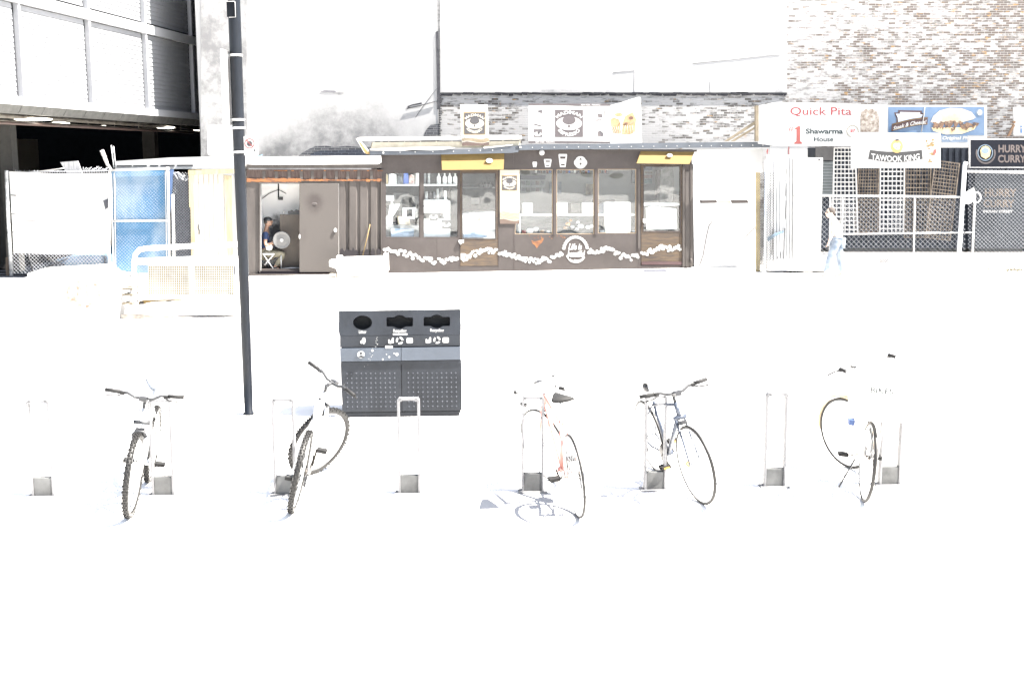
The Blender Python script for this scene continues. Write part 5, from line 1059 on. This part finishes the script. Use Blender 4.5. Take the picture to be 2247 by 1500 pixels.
for y_ in(122,263,281,334):
    z=pz(y_); MB().lathe([(.068,-.012),(.072,-.012),(.072,.012),(.068,.012)],(pg.x,pg.y,z),28).build('clamp_band',WHT,lp_)
pp1=Plane((pg.x,pg.y-.09,0),(1,0,0)); pp2=Plane((pg.x,pg.y-.02,0),(1,0,0))
s1=thing('blank_sign','blank white back of a square street sign clamped left of the pole','sign',tuple(pp1.pt(482,342)))
m=MB(); 
def rr(x0,y0,x1,y1,r):
    pts=[]
    for cx_,cy_,a0 in((x1-r,y0+r,-90),(x1-r,y1-r,0),(x0+r,y1-r,90),(x0+r,y0+r,180)):
        for k in range(5): a_=R(a0+k*22.5); pts.append((cx_+r*math.cos(a_),cy_+r*math.sin(a_)))
    return pts
m.slab(pp2,rr(455,274,517,342,7),0,.006); m.build('plate',WHT,s1)
s2=thing('parking_sign','white no stopping sign with a red crossed ring and a small arrow','sign',tuple(pp2.pt(550,344)))
MB().slab(pp2,rr(532,299,567,341,4),0,.006).build('plate',WHT,s2)
m=MB(); m.ring(pp2,547.5,315,11,11,1.7,.006,.008); m.slab(pp2,[(539.5,308),(541,306.5),(555.5,322),(554,323.5)],.010,.012); m.build('red_ring',M('sign_red',(.13,.02,.022)),s2)
MB().slab(pp2,[(545,310),(550,310),(553,313),(553,318),(550,321),(545,321),(542,318),(542,313)],.006,.009).build('octagon',INK,s2)
MB().slab(pp2,[(556,329.3),(558,329.3),(558,327),(561.5,330),(558,333),(558,331),(556,331)],.006,.009).build('arrow',BLK,s2)
s3=thing('narrow_sign','narrow white sign panel seen edge on, hung left of the pole between two clamps','sign',tuple(pp1.pt(500,275)))
m=MB(); p0=Vector((pg.x-.075,pg.y,0)); 
za,zb=pz(112),pz(274); m.prism([Vector((pg.x-.098,pg.y-.28,za+.0)),Vector((pg.x-.085,pg.y+.28,za)),Vector((pg.x-.085,pg.y+.28,zb)),Vector((pg.x-.098,pg.y-.28,zb))],(.012,0,0)); m.build('panel',WHT,s3)
m=MB()
for z in(za-.05,zb+.05): m.box((pg.x-.085,pg.y,z),(.05,.03,.04))
m.build('bracket',GAL,s3)
item('roof_bucket','white cup dispenser lump on the container roof beside the pole','container',W_,lambda m:(m.rect(SC,538,338,556,356,-.6,-.3)))
item('blue_strap','blue strap tangle on the container roof','strap',M('strap_blue2',(.06,.12,.2)),lambda m:m.ptube(SC,[(556,345),(562,341),(570,343),(575,339),(568,349),(560,350)],.015,-.2))
# ================= LITTER BIN =================
BPl=Plane(G(757,916),G(1010,912)-G(757,916)); bn=BPl.n; bt_=BPl.t
bc=(G(757,916)+G(1010,912))/2
bin_=thing('litter_bin','wide charcoal three hole litter and recycling bin with dimpled doors','litter bin',tuple(bc-bn*.3))
zrow=lambda y: BPl.pt(883,y).z
zt_=zrow(738)
def bx_(m,x0,x1,y0,y1,b0,f0):
    return m.rect(BPl,x0,y0,x1,y1,b0,f0)
m=MB(); m.slab(BPl,[(749,736),(1010,733),(1011,905),(753,908)],-.55,-.02); m.build('body',BINM,bin_)
m=MB(); m.slab(BPl,[(757,906),(1009,902),(1009,912),(757,916)],-.5,-.012); m.build('plinth',BINM,bin_)
dl=[]
for i,(x0,x1,xb0,xb1) in enumerate(((747.5,880,751,881.3),(881,1012.5,882.3,1013.5))):
    m=MB(); m.slab(BPl,[(x0,798),(x1,796),(xb1,900+(2 if i==0 else 0)),(xb0,903 if i==0 else 901)],-.02,.012); d_=m.build('door',BINM,bin_,bevel=.004)
    m=MB()
    for r_ in range(8):
        for c_ in range(11):
            x=(761+c_*10.45 if i==0 else 895.5+c_*10.45)+r_*.25; y=(819.5 if i==0 else 818.5)+r_*10.4-(c_*.06); m.sph(BPl.pt(x,y,.012),(.0088,.0075,.0088),None,8,5)
    m.build('dimple_pattern',M('dimple%d'%i,(.038,.042,.052),.3,.6),d_)
m=MB(); m.slab(BPl,[(748,794),(1012,790),(1012,798),(748,800)],-.02,.02); m.build('door_lip',BINM,bin_)
m=MB(); m.slab(BPl,[(746,764.5),(879.5,763),(879.7,791),(746.5,793)],-.02,.03); m.slab(BPl,[(880.5,763),(1010,761),(1010,789),(880.8,791)],-.02,.03); m.build('steel_band',BINL,bin_,bevel=.003)
m=MB(); m.slab(BPl,[(746,737),(879.3,736),(879.3,760),(746,762)],-.02,.012); m.slab(BPl,[(880.5,736),(1010,734),(1009,758),(880.5,760)],-.02,.012); m.build('icon_band',BINM,bin_)
m=MB(); m.ell(BPl,792,778,8,7.5,.03,.045); lk=m.build('lock_plate',GAL,bin_); m=MB(); m.ell(BPl,792,775,3,3,.045,.05,12); m.slab(BPl,[(786,784),(792,779),(800,782),(797,785)],.045,.055); m.build('key_slot',BLK,lk)
# hood: panel leaning back with three real openings
p_lo=BPl.pt(880,737,.012); zl=p_lo.z; hz=.30; back=.03
TP=Plane(p_lo,bt_); TP.n=(bn*hz+Vector((0,0,1))*back).normalized()
def hr(cx,cy,wx,wy,hx,hy):
    def r_(a_):
        c,s_=abs(math.cos(a_)),abs(math.sin(a_)); e=1/math.sqrt((c/wx)**2+(s_/wy)**2)
        if hx: e=max(e,min(hx/max(c,1e-6),hy/max(s_,1e-6)))
        return e
    return cx,cy,r_
holes=[hr(795.5,707.5,21,15.5,0,0),hr(877,706,17,15,29,10),hr(958.5,705,17,15,29,10)]
cells=[(768,823),(844,911),(926,991)]; ya,yb=688,725
top=lambda x:682-(x-743)*.015; bot=lambda x:736.5-(x-743)*.011
m=MB(); xsl=[743]+[q for c in cells for q in c]+[1011]
def quad(m,pts): m.add([TP.pt(x,y,0) for x,y in pts],[(0,1,2,3)])
for x0,x1 in zip(xsl[:-1],xsl[1:]):
    l0=x0+(2 if x0==743 else 0)
    if (x0,x1) in cells: quad(m,[(x0,top(x0)),(x1,top(x1)),(x1,ya),(x0,ya)]); quad(m,[(x0,yb),(x1,yb),(x1,bot(x1)),(x0,bot(x0))])
    else: quad(m,[(x0,top(x0)),(x1,top(x1)),(x1,ya),(x0,ya)]); quad(m,[(x0,ya),(x1,ya),(x1,yb),(x0,yb)]); quad(m,[(x0,yb),(x1,yb),(x1,bot(x1)),(l0,bot(x0))])
inn=MB()
BK_=[]
for (cx_,cy_,rf),(x0,x1) in zip(holes,cells):
    N=72; O=[];I=[];K=[]
    for k in range(N):
        a_=2*math.pi*k/N; c,s_=math.cos(a_),math.sin(a_); ex=(x1-cx_ if c>0 else cx_-x0)/max(abs(c),1e-6); ey=(yb-cy_ if s_>0 else cy_-ya)/max(abs(s_),1e-6); e=min(ex,ey)
        O.append((cx_+c*e,cy_+s_*e)); r_=rf(a_); I.append((cx_+c*r_,cy_+s_*r_))
    Ov=[TP.pt(*p) for p in O]; Iv=[TP.pt(*p) for p in I]; Kv=[v-bn*.16+Vector((0,0,-.03)) for v in Iv]
    # pull the four nearest ring points into the cell corners
    for cxn,cyn in((x0,ya),(x1,ya),(x1,yb),(x0,yb)):
        j=min(range(N),key=lambda q:(O[q][0]-cxn)**2+(O[q][1]-cyn)**2); Ov[j]=TP.pt(cxn,cyn)
    for k in range(N):
        j=(k+1)%N; m.add([Ov[k],Ov[j],Iv[j],Iv[k]],[(0,1,2,3)]); inn.add([Iv[k],Iv[j],Kv[j],Kv[k]],[(0,1,2,3)])
    BK_.append(Kv)
hd=m.build('hood_panel',BINM,bin_); inn.build('opening_rim',BINM,hd); [MB().add(k_,[list(range(len(k_)))]).build('opening_back',HOLE,hd) for k_ in BK_]
tl=TP.pt(743,682);tr=TP.pt(1011,678);bl=TP.pt(745,736.5);br=TP.pt(1011,733.5)
B_=-bn*.42; dz=Vector((0,0,-.10))
m=MB(); m.add([tl,tr,tr+B_+dz,tl+B_+dz],[(0,1,2,3)]); m.add([tl,bl,bl+B_,tl+B_+dz],[(0,1,2,3)]); m.add([tr,br,br+B_,tr+B_+dz],[(0,1,2,3)]); m.add([tl+B_+dz,tr+B_+dz,br+B_,bl+B_],[(0,1,2,3)]); m.build('hood_shell',BINM,bin_)
HP=TP; 
m=MB(); text(m,HP,'Litter',787.5,724,804,731.5,.001,.02); text(m,HP,'Recycling',863,722,892,730.5,.001,.02); text(m,HP,'Recycling',944,721,974,729.5,.001,.02); m.slab(HP,rr(862,731,894,735,1.5),0,.002); m.build('lettering',WHT,bin_)
def recyc(m,cx,cy,r):
    for k in range(3):
        a0=k*120-90
        for q in range(5):
            A=R(a0+q*17);B=R(a0+(q+1)*17); m.slab(BPl,[(cx+r*math.cos(A),cy+r*math.sin(A)),(cx+r*math.cos(B),cy+r*math.sin(B)),(cx+r*.5*math.cos(B),cy+r*.5*math.sin(B)),(cx+r*.5*math.cos(A),cy+r*.5*math.sin(A))],.012,.016)
m=MB()
def bottleicon(m,x,y): m.slab(BPl,[(x-6,y+6),(x-6,y-2),(x-4,y-3),(x-2,y),(x,y+1),(x+2,y-5),(x+4,y-7),(x+6,y-5),(x+6,y+5),(x+3,y+6),(x-2,y+7)],.012,.016)
m.slab(BPl,[(791,753),(791,748),(794,746),(796,741),(800,740),(802,744),(802,750),(800,754),(797,755),(796,752),(794,754)],.012,.016)
bottleicon(m,858,747); recyc(m,877,747,8.5); m.slab(BPl,rr(892,741,906,753,3),.012,.016); bottleicon(m,940,746); recyc(m,959,746,8); m.slab(BPl,rr(971,740,985,752,3),.012,.016); m.build('pictogram',WHT,bin_)
MB().slab(BPl,rr(845,758,862,764,2),.03,.034).build('sticker',WHT,bin_)
m=MB(); 
for k in range(30):
    t=k/29; x=842-40*t+random.uniform(-6,6); y=712+92*t+random.uniform(-2,2)
    if y>737: m.ell(BPl,x,y,random.uniform(.4,1.2),random.uniform(.4,1.1),.0125 if not 762<y<794 else .0305,.0145 if not 762<y<794 else .033,7)
for x,y,r_ in((871,777,3.6),(854,783,2.2),(840,788,2),(848,777,1.3),(865,775,1.6),(817,769,2.6)): m.ell(BPl,x,y,r_,r_,.0305,.033,10)
m.build('paint_splatter',WHT,bin_)
# ================= BIKE RACKS =================
PLT=M('rack_plate',(.055,.056,.056),.6,var=.5,scale=4); HOOPM=M('rack_hoop',(.125,.125,.13),.55,.1,var=.15,scale=9)
rk=thing('bike_rack','r','bike rack',(0,0,0),'steel bicycle racks in a row')
m=MB(); w2=.085; pts=[(-w2,0,0),(-w2,0,.80),(-w2+.015,0,.825),(w2-.015,0,.825),(w2,0,.80),(w2,0,0)]
# flat bar hoop
bw=.020
m.box((-w2,0,.41),(bw,.06,.82)); m.box((w2,0,.41),(bw,.06,.82)); m.box((0,0,.828),(2*w2+bw-.03,.06,bw))
for s_ in(-1,1):
    m.prism([Vector((s_*(w2+bw/2),-.03,.81)),Vector((s_*(w2+bw/2),-.03,.822)),Vector((s_*(w2-.006),-.03,.84)),Vector((s_*(w2-.03),-.03,.84)),Vector((s_*(w2-.03),-.03,.81))],(0,.06,0))
m.build('hoop',HOOPM,rk,local=True,bevel=.003)
MB().box((0,0,.085),(2*w2-bw-.002,.05,.165)).build('base_plate',PLT,rk,local=True,bevel=.004)
MB().box((0,0,.006),(.25,.12,.012)).build('foot_plate',HOOPM,rk,local=True)
RKS=[(97,1088,'leftmost bike rack hoop, empty, left of every bicycle'),(360,1086,'bike rack hoop just right of the leftmost bicycle'),(627,1084,'bike rack hoop behind the knobbly tyred bicycle with tilted handlebars'),(899,1082,'empty bike rack hoop standing before the charcoal litter bin'),(1169,1078,'bike rack hoop left of the red bicycle'),(1436,1074,'bike rack hoop left of the dark blue bicycle'),(1698,1067,'empty bike rack hoop between the dark blue bicycle and the crate bicycle'),(1950,1063,'rightmost bike rack hoop, behind the crate bicycle')]
yr=math.atan2((G(1950,1063)-G(97,1088)).y,(G(1950,1063)-G(97,1088)).x)
for i,(x,y,lb) in enumerate(RKS):
    o_=rk if i==0 else copy_tree(rk); o_.location=G(x,y); o_.rotation_euler=(0,0,yr+random.uniform(-.05,.05)); o_['label']=lb
# ================= BICYCLES =================
CHR=M('chrome',(.75,.75,.75),.2,.9,var=.03); ALU=M('brushed_alloy',(.60,.61,.62),.35,.6,var=.05); TYRE=M('tyre_black',(.0125,.012,.0115),.5,var=.25,scale=40,spec=.3); GRIP=M('grip_black',(.014,.014,.014),.7,spec=.2); BARD=M('bar_dark',(.022,.023,.025),.5,spec=.3); CHAIN=M('chain_dark',(.03,.026,.022),.5,.4)
REFL=M('reflector_amber',(.35,.2,.04),.3); SPK=M('spoke',(.6,.6,.6),.3,.7)
def Rm(axis,ang): return Matrix.Rotation(ang,4,axis)
def wheel(par,c,tr,Mx,knob,rimmat,tyremat,R0=.34):
    T=(Mx or Matrix.Identity(4))@Matrix.Translation(c)
    m=MB(); N=64; rr_=R0-tr*2-.004
    m.tube([(rr_*math.cos(2*math.pi*k/N),0,rr_*math.sin(2*math.pi*k/N)) for k in range(N)],.011,8,closed=True)
    m.lathe([(.018,-.05),(.018,.05)],(0,0,0),10,Rm('X',R(90)).to_3x3()); m.lathe([(.03,-.032),(.03,-.028)],(0,0,0),12,Rm('X',R(90)).to_3x3()); m.lathe([(.03,.028),(.03,.032)],(0,0,0),12,Rm('X',R(90)).to_3x3())
    for k in range(28):
        a_=2*math.pi*k/28; s_=.03 if k%2 else -.03; b2=a_+(.5 if (k//2)%2 else -.5)
        m.tube([(.028*math.cos(b2),s_,.028*math.sin(b2)),(rr_*math.cos(a_),0,rr_*math.sin(a_))],.0011,3,cap=False)
    m.xf(T); w_=m.build('wheel',rimmat,par,local=True)
    m=MB(); rc=R0-tr; m.tube([(rc*math.cos(2*math.pi*k/N),0,rc*math.sin(2*math.pi*k/N)) for k in range(N)],tr,10,closed=True)
    if knob:
        for k in range(84):
            a_=2*math.pi*k/84; Mb=Rm('Y',-a_).to_3x3()
            for sy in((-.012,.012) if k%2 else (-.021,.021,0)):
                rad_=rc+tr*(1.0 if abs(sy)<.02 else .72); m.box(Mb@Vector((rad_,sy,0)),(.012,.011,.013),Mb)
    m.xf(T); m.build('tyre',tyremat,w_,local=True); return w_
def bike(label,near,far,facing,lean,steer,fm,knob=False,tr=.014,bars='flat',saddle=True,seatmat=None,fender=None,crate=False,front_fender=None,susp=False,down=.28,pedal=0.6,bag=False,refl=False,WB=1.05,R0=.34,stemh=0.,grip=GRIP,rt=0,barm=None):
    pn,pf=G(*near),G(*far); d=(pf-pn); d.normalize()
    if facing=='away': org=pn; yaw=math.atan2(d.y,d.x)
    else: org=pn+d*WB; yaw=math.atan2(-d.y,-d.x)
    b=thing('bicycle',label,'bicycle',tuple(org),None,(lean,0,yaw))
    RA=Vector((0,0,R0));FA=Vector((WB,0,R0)); ax=Vector((-.31,0,.95)).normalized(); crown=Vector((WB-.045,0,R0))+ax*(R0+.06); ht=crown+ax*(.13+stemh*.5); top_=ht+ax*(.07+stemh)
    bb_=Vector((.43,0,.285)); st_=bb_+Vector((-.30,0,.954))*.47; sd=st_+Vector((-.30,0,.954))*.17
    m=MB(); r=.0165
    m.tube([crown+ax*.005,ht],r+.004,12); m.tube([bb_,st_],r,10); m.tube([st_-Vector((-.3,0,.954))*.03,ht-ax*.02],r-.002,10); m.tube([bb_,crown+ax*.03],r+.002,10)
    for s_ in(-1,1): m.tube([bb_+Vector((0,s_*.02,0)),Vector((.15,s_*.055,.30)),RA+Vector((0,s_*.06,0))],.009,8); m.tube([st_+Vector((0,s_*.012,-.02)),Vector((.12,s_*.045,.55)),RA+Vector((0,s_*.06,0))],.008,8)
    m.tube([bb_+Vector((0,-.04,0)),bb_+Vector((0,.04,0))],.022,10); m.build('frame',fm,b,local=True)
    S=Matrix.Translation(crown)@Matrix.Rotation(steer,4,ax)@Matrix.Translation(-crown)
    m=MB()
    for s_ in(-1,1):
        y=s_*(.05 if susp else .042); fr=.019 if susp else .011
        m.tube([crown+Vector((0,y,0)),crown*.55+FA*.45+Vector((.006,y,0)),FA+Vector((0,s_*.05,0))],[fr,fr*(.95),fr*.6],10)
    m.tube([crown+Vector((0,-.06,0)),crown+Vector((0,.06,0))],.02,10); m.tube([crown,crown+ax*.02],.02,10)
    if susp:
        mb2=MB(); mb2.tube([crown-ax*.09+Vector((.03,-.055,0)),crown-ax*.05+Vector((.045,-.03,0)),crown-ax*.05+Vector((.045,.03,0)),crown-ax*.09+Vector((.03,.055,0))],.015,8); mb2.tube([crown+Vector((0,-.065,.012)),crown+Vector((0,.065,.012))],.021,8); mb2.xf(S); mb2.build('fork_crown',BARD,b,local=True)
    m.xf(S); m.build('fork',fm if not susp else ALU,b,local=True)
    wheel(b,RA,tr,None,knob,ALU,TYRE,R0); wheel(b,FA,tr,S,knob,ALU,TYRE,R0)
    # handlebar
    m=MB(); fwd=Vector((.951,0,.31)); sp=top_+Vector((.06,0,.025)); m.tube([ht,top_],.014,10); m.tube([top_-ax*.015,sp],.016,10)
    if bars=='drop':
        hb_pts=[[sp,sp+Vector((0,s_*.17,0)),sp+Vector((.07,s_*.21,-.01)),sp+Vector((.09,s_*.21,-.07)),sp+Vector((.04,s_*.21,-.12)),sp+Vector((-.04,s_*.21,-.12))] for s_ in(-1,1)]
    elif bars=='swept': hb_pts=[[sp,sp+Vector((.02,s_*.08,.04)),sp+Vector((0,s_*.22,.06)),sp+Vector((-.10,s_*.29,.05)),sp+Vector((-.18,s_*.30,.04))] for s_ in(-1,1)]
    else: hb_pts=[[sp,sp+Vector((0,s_*.07,.0)),sp+Vector((-.01,s_*.13,.03)),sp+Vector((-.03,s_*.31,.035))] for s_ in(-1,1)]
    for p in hb_pts: m.tube(p,.012,8)
    m.xf(S); h=m.build('handlebar',barm or ALU,b,local=True)
    for p in hb_pts:
        e=p[-1]; q=lerp(p[-2],p[-1],.30) if bars=='flat' else p[-2]; MB().tube([q,e],.0165,10).xf(S).build('grip',grip,h,local=True)
        m=MB(); g0=lerp(p[-2],p[-1],.22) if bars!='drop' else p[2]; s_=1 if e.y>0 else -1
        m.box(g0+Vector((.01,0,-.005)),(.035,.03,.025)); m.tube([g0+Vector((.025,0,-.01)),g0+Vector((.055,s_*.03,-.02)),g0+Vector((.05,s_*.12,-.03))] if bars!='drop' else [g0,g0+Vector((.04,0,-.04)),g0+Vector((.03,0,-.11))],.006,6)
        m.xf(S); m.build('brake_lever',GRIP,h,local=True)
        m=MB(); m.tube([g0+Vector((.02,-s_*.02,0)),sp+Vector((.10,s_*.05,.02)),sp+Vector((.07,0,-.12)),crown+Vector((.05,s_*.01,.05))],.0028,5); m.xf(S); m.build('brake_cable',BLK,h,local=True)
    m=MB(); m.box(sp+Vector((.03,.0,-.0)),(.05,.06,.035)); m.xf(S); m.build('stem_clamp',BLK,h,local=True)
    m=MB(); m.box(crown+Vector((.045,0,-.035)),(.03,.07,.03)); m.tube([crown+Vector((.04,-.03,-.03)),crown+Vector((.03,-.05,-.10))],.008,6);m.tube([crown+Vector((.04,.03,-.03)),crown+Vector((.03,.05,-.10))],.008,6); m.xf(S); m.build('brake_caliper',BLK,b,local=True)
    if refl: MB().tube([bb_+Vector((.47,-.0,.03)),bb_+Vector((.49,0,.03))],.03,12).build('reflector',REFL,b,local=True)
    m=MB(); m.tube([st_,sd],.0135,10); m.build('seat_post',ALU,b,local=True)
    if saddle:
        m=MB(); c=sd+Vector((.02,0,.03)); n=9; rg=[]
        for i in range(n):
            t=i/(n-1); wd_=.078*(1-t)**.8+.02; x=-.13+.27*t; rg.append([c+Vector((x,wd_*math.cos(a_)*(1 if True else 1),.022*math.sin(a_)+(.012*(1-t)) )) for a_ in [2*math.pi*k/12 for k in range(12)]])
        vs=[q for g in rg for q in g]; fs=[(i*12+k,i*12+(k+1)%12,(i+1)*12+(k+1)%12,(i+1)*12+k) for i in range(n-1) for k in range(12)]+[tuple(range(12)),tuple(range((n-1)*12,n*12))]
        m.add(vs,fs,True); m.build('saddle',seatmat or GRIP,b,local=True)
    # drivetrain
    m=MB(); m.lathe([(.02,0),(.09,0),(.092,.004),(.02,.004)],bb_+Vector((0,-.045,0)),36,Rm('X',R(90)).to_3x3()); m.lathe([(.02,0),(.035,0),(.03,.02),(.02,.02)],RA+Vector((0,-.035,0)),20,Rm('X',R(90)).to_3x3())
    a_=pedal
    arms={-1:(bb_+Vector((0,-.055,0)),Vector((math.cos(a_),0,math.sin(a_)))),1:(bb_+Vector((0,.055,0)),-Vector((math.cos(a_),0,math.sin(a_))))}
    for s_,(p,q) in arms.items(): m.tube([p,p+q*.17+Vector((0,s_*.01,0))],.009,6)
    dk=m.build('crankset',CHAIN,b,local=True)
    for s_,(p,q) in arms.items():
        e=p+q*.17+Vector((0,s_*.055,0)); m=MB(); m.box(e+Vector((0,0,.010)),(.09,.085,.008)); m.box(e+Vector((0,0,-.010)),(.09,.085,.008)); m.box(e+Vector((.04,0,0)),(.01,.085,.02)); m.box(e-Vector((.04,0,0)),(.01,.085,.02)); pdl=m.build('pedal',GRIP,dk,local=True)
        if refl: MB().box(e+Vector((.047,0,0)),(.006,.05,.014)).build('pedal_reflector',REFL,pdl,local=True)
    m=MB(); 
    for z in(.09,-.09): m.tube([bb_+Vector((0,-.043,z)),RA+Vector((0,-.043,z*.35))],.004,5)
    m.build('chain',CHAIN,b,local=True)
    m=MB(); m.box(RA+Vector((.01,-.055,-.07)),(.03,.02,.10)); m.lathe([(.018,0),(.018,.008)],RA+Vector((.03,-.05,-.12)),12,Rm('X',R(90)).to_3x3()); m.tube([RA+Vector((-.03,-.05,.0)),RA+Vector((-.06,-.05,-.05)),RA+Vector((0,-.06,-.08))],.004,5); m.build('derailleur',BLK,b,local=True)
    def fend(c,a0,a1,Mx,mat,name='fender'):
        m=MB(); rf=R0+.022; N=24; rg=[]
        for i in range(N+1):
            a_=R(a0+(a1-a0)*i/N); ca,sa=math.cos(a_),math.sin(a_)
            rg.append([c+Vector((ca*(rf+dz_),y,sa*(rf+dz_))) for y,dz_ in((-.03,-.012),(-.018,.004),(0,.008),(.018,.004),(.03,-.012))])
        vs=[q for g in rg for q in g]; m.add(vs,[(i*5+k,i*5+k+1,(i+1)*5+k+1,(i+1)*5+k) for i in range(N) for k in range(4)],True)
        if Mx: m.xf(Mx)
        o_=m.build(name,mat,b,local=True); md=o_.modifiers.new('s','SOLIDIFY'); md.thickness=.002; return o_
    if fender: fend(RA,60,215,None,fender)
    if front_fender: fend(FA,-5 if front_fender!='x' else 0,125,S,front_fender)
    if crate:
        m=MB(); 
        for s_ in(-1,1): m.tube([RA+Vector((0,s_*.07,0)),RA+Vector((-.02,s_*.08,.40))],.005,6); m.tube([RA+Vector((-.22,s_*.08,.40)),RA+Vector((.2,s_*.08,.40))],.006,6)
        for x in(-.2,-.1,0,.1,.2): m.tube([RA+Vector((x,-.08,.40)),RA+Vector((x,.08,.40))],.005,6)
        m.build('rear_rack',ALU,b,local=True)
        z0=RA.z+.41; m=MB(); W2,D2,Hc=.19,.15,.27; cx0=RA.x-.06
        for zz,hh in((z0+.01,.02),(z0+Hc*.33,.03),(z0+Hc*.66,.03),(z0+Hc-.02,.04)):
            m.box((cx0,-W2,zz),(2*D2,.012,hh)); m.box((cx0,W2,zz),(2*D2,.012,hh)); m.box((cx0-D2,0,zz),(.012,2*W2,hh)); m.box((cx0+D2,0,zz),(.012,2*W2,hh))
        for t in range(9):
            u_=-1+t/4; m.box((cx0-D2,u_*W2,z0+Hc/2),(.010,.026,Hc)); m.box((cx0+D2,u_*W2,z0+Hc/2),(.010,.026,Hc)); m.box((cx0+u_*D2,-W2,z0+Hc/2),(.022,.010,Hc)); m.box((cx0+u_*D2,W2,z0+Hc/2),(.022,.010,Hc))
        m.box((cx0,0,z0),(2*D2,2*W2,.01)); m.box((cx0-D2-.004,0,z0+Hc*.62),(.006,2*W2,.10)); cr=m.build('crate',WHTI,b,local=True)
        vs,fs=text_mesh('BIKES',.02); a0=min(v.x for v in vs);a1=max(v.x for v in vs);b0=min(v.y for v in vs);b1=max(v.y for v in vs)
        m=MB().add([Vector((cx0-D2-.010,.09-(v.x-a0)/(a1-a0)*.18,z0+Hc*.80+(v.y-b0)/(b1-b0)*.05)) for v in vs],fs); m.build('crate_lettering',BLK,cr,local=True)
        MB().tube([bb_+Vector((-.05,.04,-.02)),bb_+Vector((-.12,.16,-.27))],.008,6).build('kickstand',BLK,b,local=True)
        m=MB(); m.box(bb_+Vector((.30,.05,.23)),(.10,.05,.05)); m.build('frame_bag',M('blue_bag',(.03,.06,.16)),b,local=True)
    if bag: MB().sph(sd+Vector((-.06,0,-.05)),(.06,.04,.045)).build('saddle_bag',BLK,b,local=True)
    return b
FR_W=M('frame_silver_white',(.62,.64,.66),.35,.2,var=.05); FR_W2=M('frame_pale_grey',(.50,.50,.50),.35,.2,c2=(.25,.25,.26),scale=2); FR_R=M('frame_red',(.46,.22,.19),.35,.1,var=.1); FR_B=M('frame_slate_blue',(.042,.050,.068),.35,.2,var=.2); FR_C=M('frame_white_cream',(.62,.54,.44),.4,var=.1); FEN=M('fender_cream',(.45,.36,.24),.35,.2)
b1_=bike('silver mountain bicycle with knobbly tyres facing the camera, leftmost of the bicycles',(285,1132),(327,1054),'to',R(-8),R(-2),FR_W,knob=True,tr=.025,bars='flat',seatmat=M('saddle_slate',(.10,.115,.14)),susp=True,pedal=.3,barm=BARD)
b2_=bike('pale mountain bicycle without a saddle, handlebar tilted, locked beside the litter bin',(641,1121),(682,1037),'away',R(13),R(-40),FR_W2,knob=True,tr=.024,bars='flat',saddle=False,susp=True,pedal=1.9,barm=BARD)
b3_=bike('red road bicycle with thin tyres pointing away from the camera',(1268,1133),(1206,1056),'away',R(-6),R(24),FR_R,tr=.011,bars='drop',pedal=.15)
b4_=bike('dark slate blue bicycle with flat handlebar and amber pedal reflectors, facing the camera',(1541,1104),(1442,1034),'to',R(12),R(4),FR_B,tr=.014,bars='flat',pedal=-.3,refl=True,bag=True,barm=BARD,seatmat=M('saddle_grey',(.35,.35,.35)))
b5_=bike('cream framed city bicycle carrying a white plastic crate, rightmost of the bicycles',(1894,1099),(1850,1019),'away',R(4),R(38),FR_C,tr=.016,bars='swept',crate=True,front_fender=FEN,pedal=2.9,stemh=.05,seatmat=M('saddle_pale',(.5,.48,.45)))
